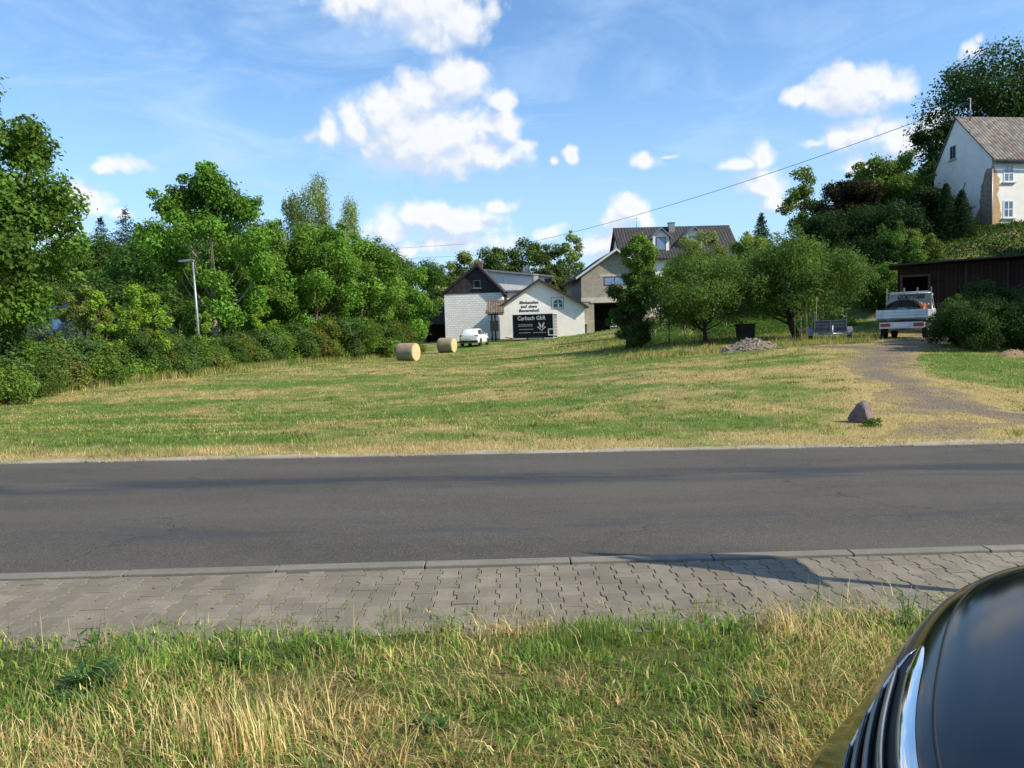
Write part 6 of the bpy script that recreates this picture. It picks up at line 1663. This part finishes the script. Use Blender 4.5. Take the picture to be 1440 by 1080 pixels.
# cab
cab = MB()
def cs(y, w, z0, zs, zr, wr): return [(-w, y, z0), (-w, y, zs), (-wr, y, zr - .10), (-wr + .10, y, zr), (wr - .10, y, zr), (wr, y, zr - .10), (w, y, zs), (w, y, z0)]
cab.loft([cs(3.02, .96, .5, 1.25, 2.10, .84), cs(3.1, .98, .35, 1.3, 2.16, .86), cs(4.6, .98, .35, 1.3, 2.20, .86), cs(5.0, .98, .35, 1.28, 1.95, .84), cs(5.6, .96, .35, 1.15, 1.35, .82), cs(6.1, .88, .40, .80, .90, .78)], cap0=True, cap1=True)
cab.build('cab', M['car_white'], e)
for sx in (-1, 1):
    g2 = MB()
    for y0, y1 in ((3.3, 4.0), (4.15, 4.95)): g2.add([(sx * .972, y0, 1.36), (sx * .972, y1, 1.36), (sx * .885, y1 - .15, 1.98), (sx * .885, y0 + .02, 1.98)], [(0, 1, 2, 3)])
    g2.build('side_window', M['tinted'], e)
    MB().box(min(sx * 1.02, sx * 1.26), max(sx * 1.02, sx * 1.26), 4.9, 4.98, 1.30, 1.62).build('mirror', M['black_plastic'], e, bevel=.02)
    wheel(e, (sx * .84, 1.2, .36), .36, .24, 'x'); wheel(e, (sx * .86, 5.1, .36), .36, .24, 'x')
    MB().cyl((sx * .975, 5.1, .40), .42, sx * .01, 'x', 20).build('wheel_arch', M['black_plastic'], e)
# headboard frame with painted company name (only its upper halves can be read)
M['cream'] = simple('cream_panel', (.42, .43, .34), .6, var=.25, scale=2)
hbm = MB(); hbm.box(-.86, .92, 2.86, 2.90, 1.0, 2.06); hbo = hbm.build('headboard', M['cream'], e)
lettering('GOETTGES', .26, M['letter_dark'], hbo, (-.50, 2.85, 1.83), name='lettering', bold=.012, shear=.25, xs=.88)
fr = MB()
for x in (-.93, -.20, .36, .93): fr.box(x - .025, x + .025, 2.78, 2.84, (1.0 if abs(x) > .9 else 2.05), 2.34)
fr.box(-.95, .95, 2.775, 2.845, 2.09, 2.14)
fr.build('ladder_rack', M['metal_grey'], e)

# --- triangular road sign standing just outside the picture; its shadow falls on the pavement
M['sign_grey'] = simple('sign_back', (.45, .46, .47), .5, metal=.5, var=.1)
M['sign_red'] = simple('sign_red', (.45, .02, .02), .5, var=.1); M['sign_white'] = simple('sign_white', (.8, .8, .8), .5, var=.05)
sx_, sy_ = 4.17, 3.97
e = empty('road_sign', (sx_, sy_, H(sx_, sy_)), 0, 'red rimmed triangular warning sign on a grey post at the pavement', 'sign')
MB().tube([(0, 0, -.3), (0, 0, 2.85)], .038, 12).build('post', M['metal_grey'], e)
def tri(k, xo): return [( .1 + (y - .1) * k, 2.16 + (z - 2.16) * k) for y, z in ((-.16, 1.80), (.46, 1.80), (.16, 3.00))]
MB().prism(tri(1, 0), -.055, -.045, 'x').build('plate', M['sign_red'], e)
MB().prism(tri(.74, 0), -.059, -.0555, 'x').build('sign_face', M['sign_white'], e)

# --- the dark car at the lower right corner
CW = .945
e = empty('dark_car', (.613, 1.60, -.03), -.568, 'glossy black car front with chrome grille cut off at the lower right corner', 'car')
NL, PWR = .60, 2.6
def cpt(s, ins, off=0.0):
    W_ = CW - ins * .45
    return NL - (NL - ins * .9) * (max(0, 1 - abs(s) ** PWR)) ** (1 / PWR) - off, s * W_
def ring(z, inset, k=0.0, n=72, back=3.7):
    P = []
    for i in range(n + 1):
        s = math.sin((-1 + 2 * i / n) * math.pi / 2); x, y = cpt(s, inset)
        P.append((x, y, z + k * x))
    W_ = CW - inset * .45
    return [(back, -W_, z + k * back * .4)] + P + [(back, W_, z + k * back * .4)]
LV = [(.20, .06, 0), (.28, -.03, 0), (.42, -.07, 0), (.54, -.065, 0), (.60, -.02, .003), (.68, .045, .008), (.80, .113, .016), (.88, .172, .024), (.925, .211, .028), (.950, .25, .032), (.968, .305, .036), (.982, .38, .04), (.994, .46, .044), (1.000, .52, .048), (1.003, .56, .05), (1.004, .60, .052)]
def surf(z):
    for (z0, i0, k0), (z1, i1, k1) in zip(LV[:-1], LV[1:]):
        if z0 <= z <= z1: t = (z - z0) / (z1 - z0); return i0 + (i1 - i0) * t, k0 + (k1 - k0) * t
b = MB(); b.loft([ring(z, i, k) for z, i, k in LV], closed=False, cap1=True); body = b.build('body', M['car_dark'], e)
M['shut'] = simple('shut_line', (.002, .002, .003), .6)
M['slat_dark'] = simple('dark_slat', (.02, .022, .028), .2, coat=.5)
def ctube(zf, s0, s1, r, off, mat, name, par, n=40):
    pts = []
    for i in range(n + 1):
        s = s0 + (s1 - s0) * i / n; z = zf(s) if callable(zf) else zf; ins, k = surf(z); x, y = cpt(s, ins, off); pts.append((x, y, z + k * x))
    rr = [r * (.35 + .65 * min(1, min(i, n - i) / 4)) for i in range(n + 1)]
    return MB().tube(pts, rr, 8).build(name, mat, par)
SE, SM = .50, -.38
zl = lambda s: .795 + .14 * min(1, (abs(s - SM) / SE)) ** 2.2
rows = []
for t in (0, .2, .4, .6, .8, 1):
    row = []
    for i in range(61):
        s = SM - SE + 2 * SE * i / 60; z = zl(s) + (.932 - zl(s)) * t; ins, k = surf(z); x, y = cpt(s, ins, .003); row.append((x, y, z + k * x))
    rows.append(row)
gb_ = MB(); gb_.loft(rows, closed=False); gr_ = gb_.build('grille', M['shut'], e)
ctube(zl, SM - SE, SM + SE, .0045, .006, M['chrome'], 'grille_trim', gr_, 60)
for z in (.822, .852, .882, .91):
    sm = SE * ((z - .795) / .14) ** (1 / 2.2) - .015
    ctube(z, SM - sm, SM + sm, .0075, .010, M['slat_dark'], 'grille_slat', gr_)
    ctube(z + .008, SM - sm + .01, SM + sm - .01, .0026, .016, M['steel_dull'], 'slat_trim', gr_)
# broad chrome strip along the bonnet edge, narrowing to the far corner
rr = []
for (z, off) in ((.930, .004), (.932, .008), (.937, .010), (.942, .009), (.946, .006), (.948, .001)):
    row = []
    for i in range(81):
        s = SM - .52 + 1.04 * i / 80; tp_ = min(1, (.521 - abs(s - SM)) / .16) ** .6
        zz = .940 + (z - .940) * (.12 + .88 * tp_); ins, k = surf(zz); x, y = cpt(s, ins, off * (.3 + .7 * tp_) + .001); row.append((x, y, zz + k * x))
    rr.append(row)
cs_ = MB(); cs_.loft(rr, closed=False); cs_.build('chrome_strip', M['chrome'], e)
# dark gap round the bonnet
def gap(z, s0, s1, r, name):
    pts = []
    for i in range(71):
        s = s0 + (s1 - s0) * i / 70; ins, k = surf(z); x, y = cpt(s, ins); pts.append((x, y, z + k * x - r * .35))
    MB().tube(pts, r, 8).build(name, M['shut'], body)
gap(.9585, -.995, .995, .0034, 'bonnet_gap')
# headlamp lenses at both corners
for sg in (-1, 1):
    rows = []
    for t in (0, .5, 1):
        row = []
        for i in range(31):
            u_ = i / 30; s = sg * (.66 + .31 * u_); z = .80 + .02 * u_ + (.13 - .03 * u_) * t * (.25 + .75 * math.sin(math.pi * min(1, u_ * .8 + .2)) ** .5); ins, k = surf(z); x, y = cpt(s, ins, .004); row.append((x, y, z + k * x))
        rows.append(row)
    hb_ = MB(); hb_.loft(rows, closed=False); hb_.build('headlamp', M['tinted'], e)
cabr = []
for x, w, z in ((1.45, .80, 1.12), (2.15, .70, 1.46), (2.5, .66, 1.54), (3.1, .66, 1.54), (3.7, .70, 1.30)):
    cabr.append([(x, -w - .09, 1.04), (x, -w, z - .10), (x, -w + .14, z), (x, w - .14, z), (x, w, z - .10), (x, w + .09, 1.04)])
MB().loft(cabr, closed=False, cap0=True, cap1=True).build('cabin', M['car_dark'], e)
MB().add([(1.49, -.64, 1.165), (1.49, .64, 1.165), (2.10, .55, 1.465), (2.10, -.55, 1.465)], [(0, 1, 2, 3)]).build('windscreen', M['tinted'], e)
MB().box(3.70, 3.76, -CW + .02, CW - .02, .25, 1.06).build('rear_panel', M['car_dark'], e)
for sg in (-1, 1):
    for x in (.86, 3.05): wheel(e, (x, sg * (CW - .12), .33), .33, .22, 'y')
MB().box(-.016, .03, -.26, .26, .42, .53).build('licence_plate', M['plate'], e, bevel=.005)
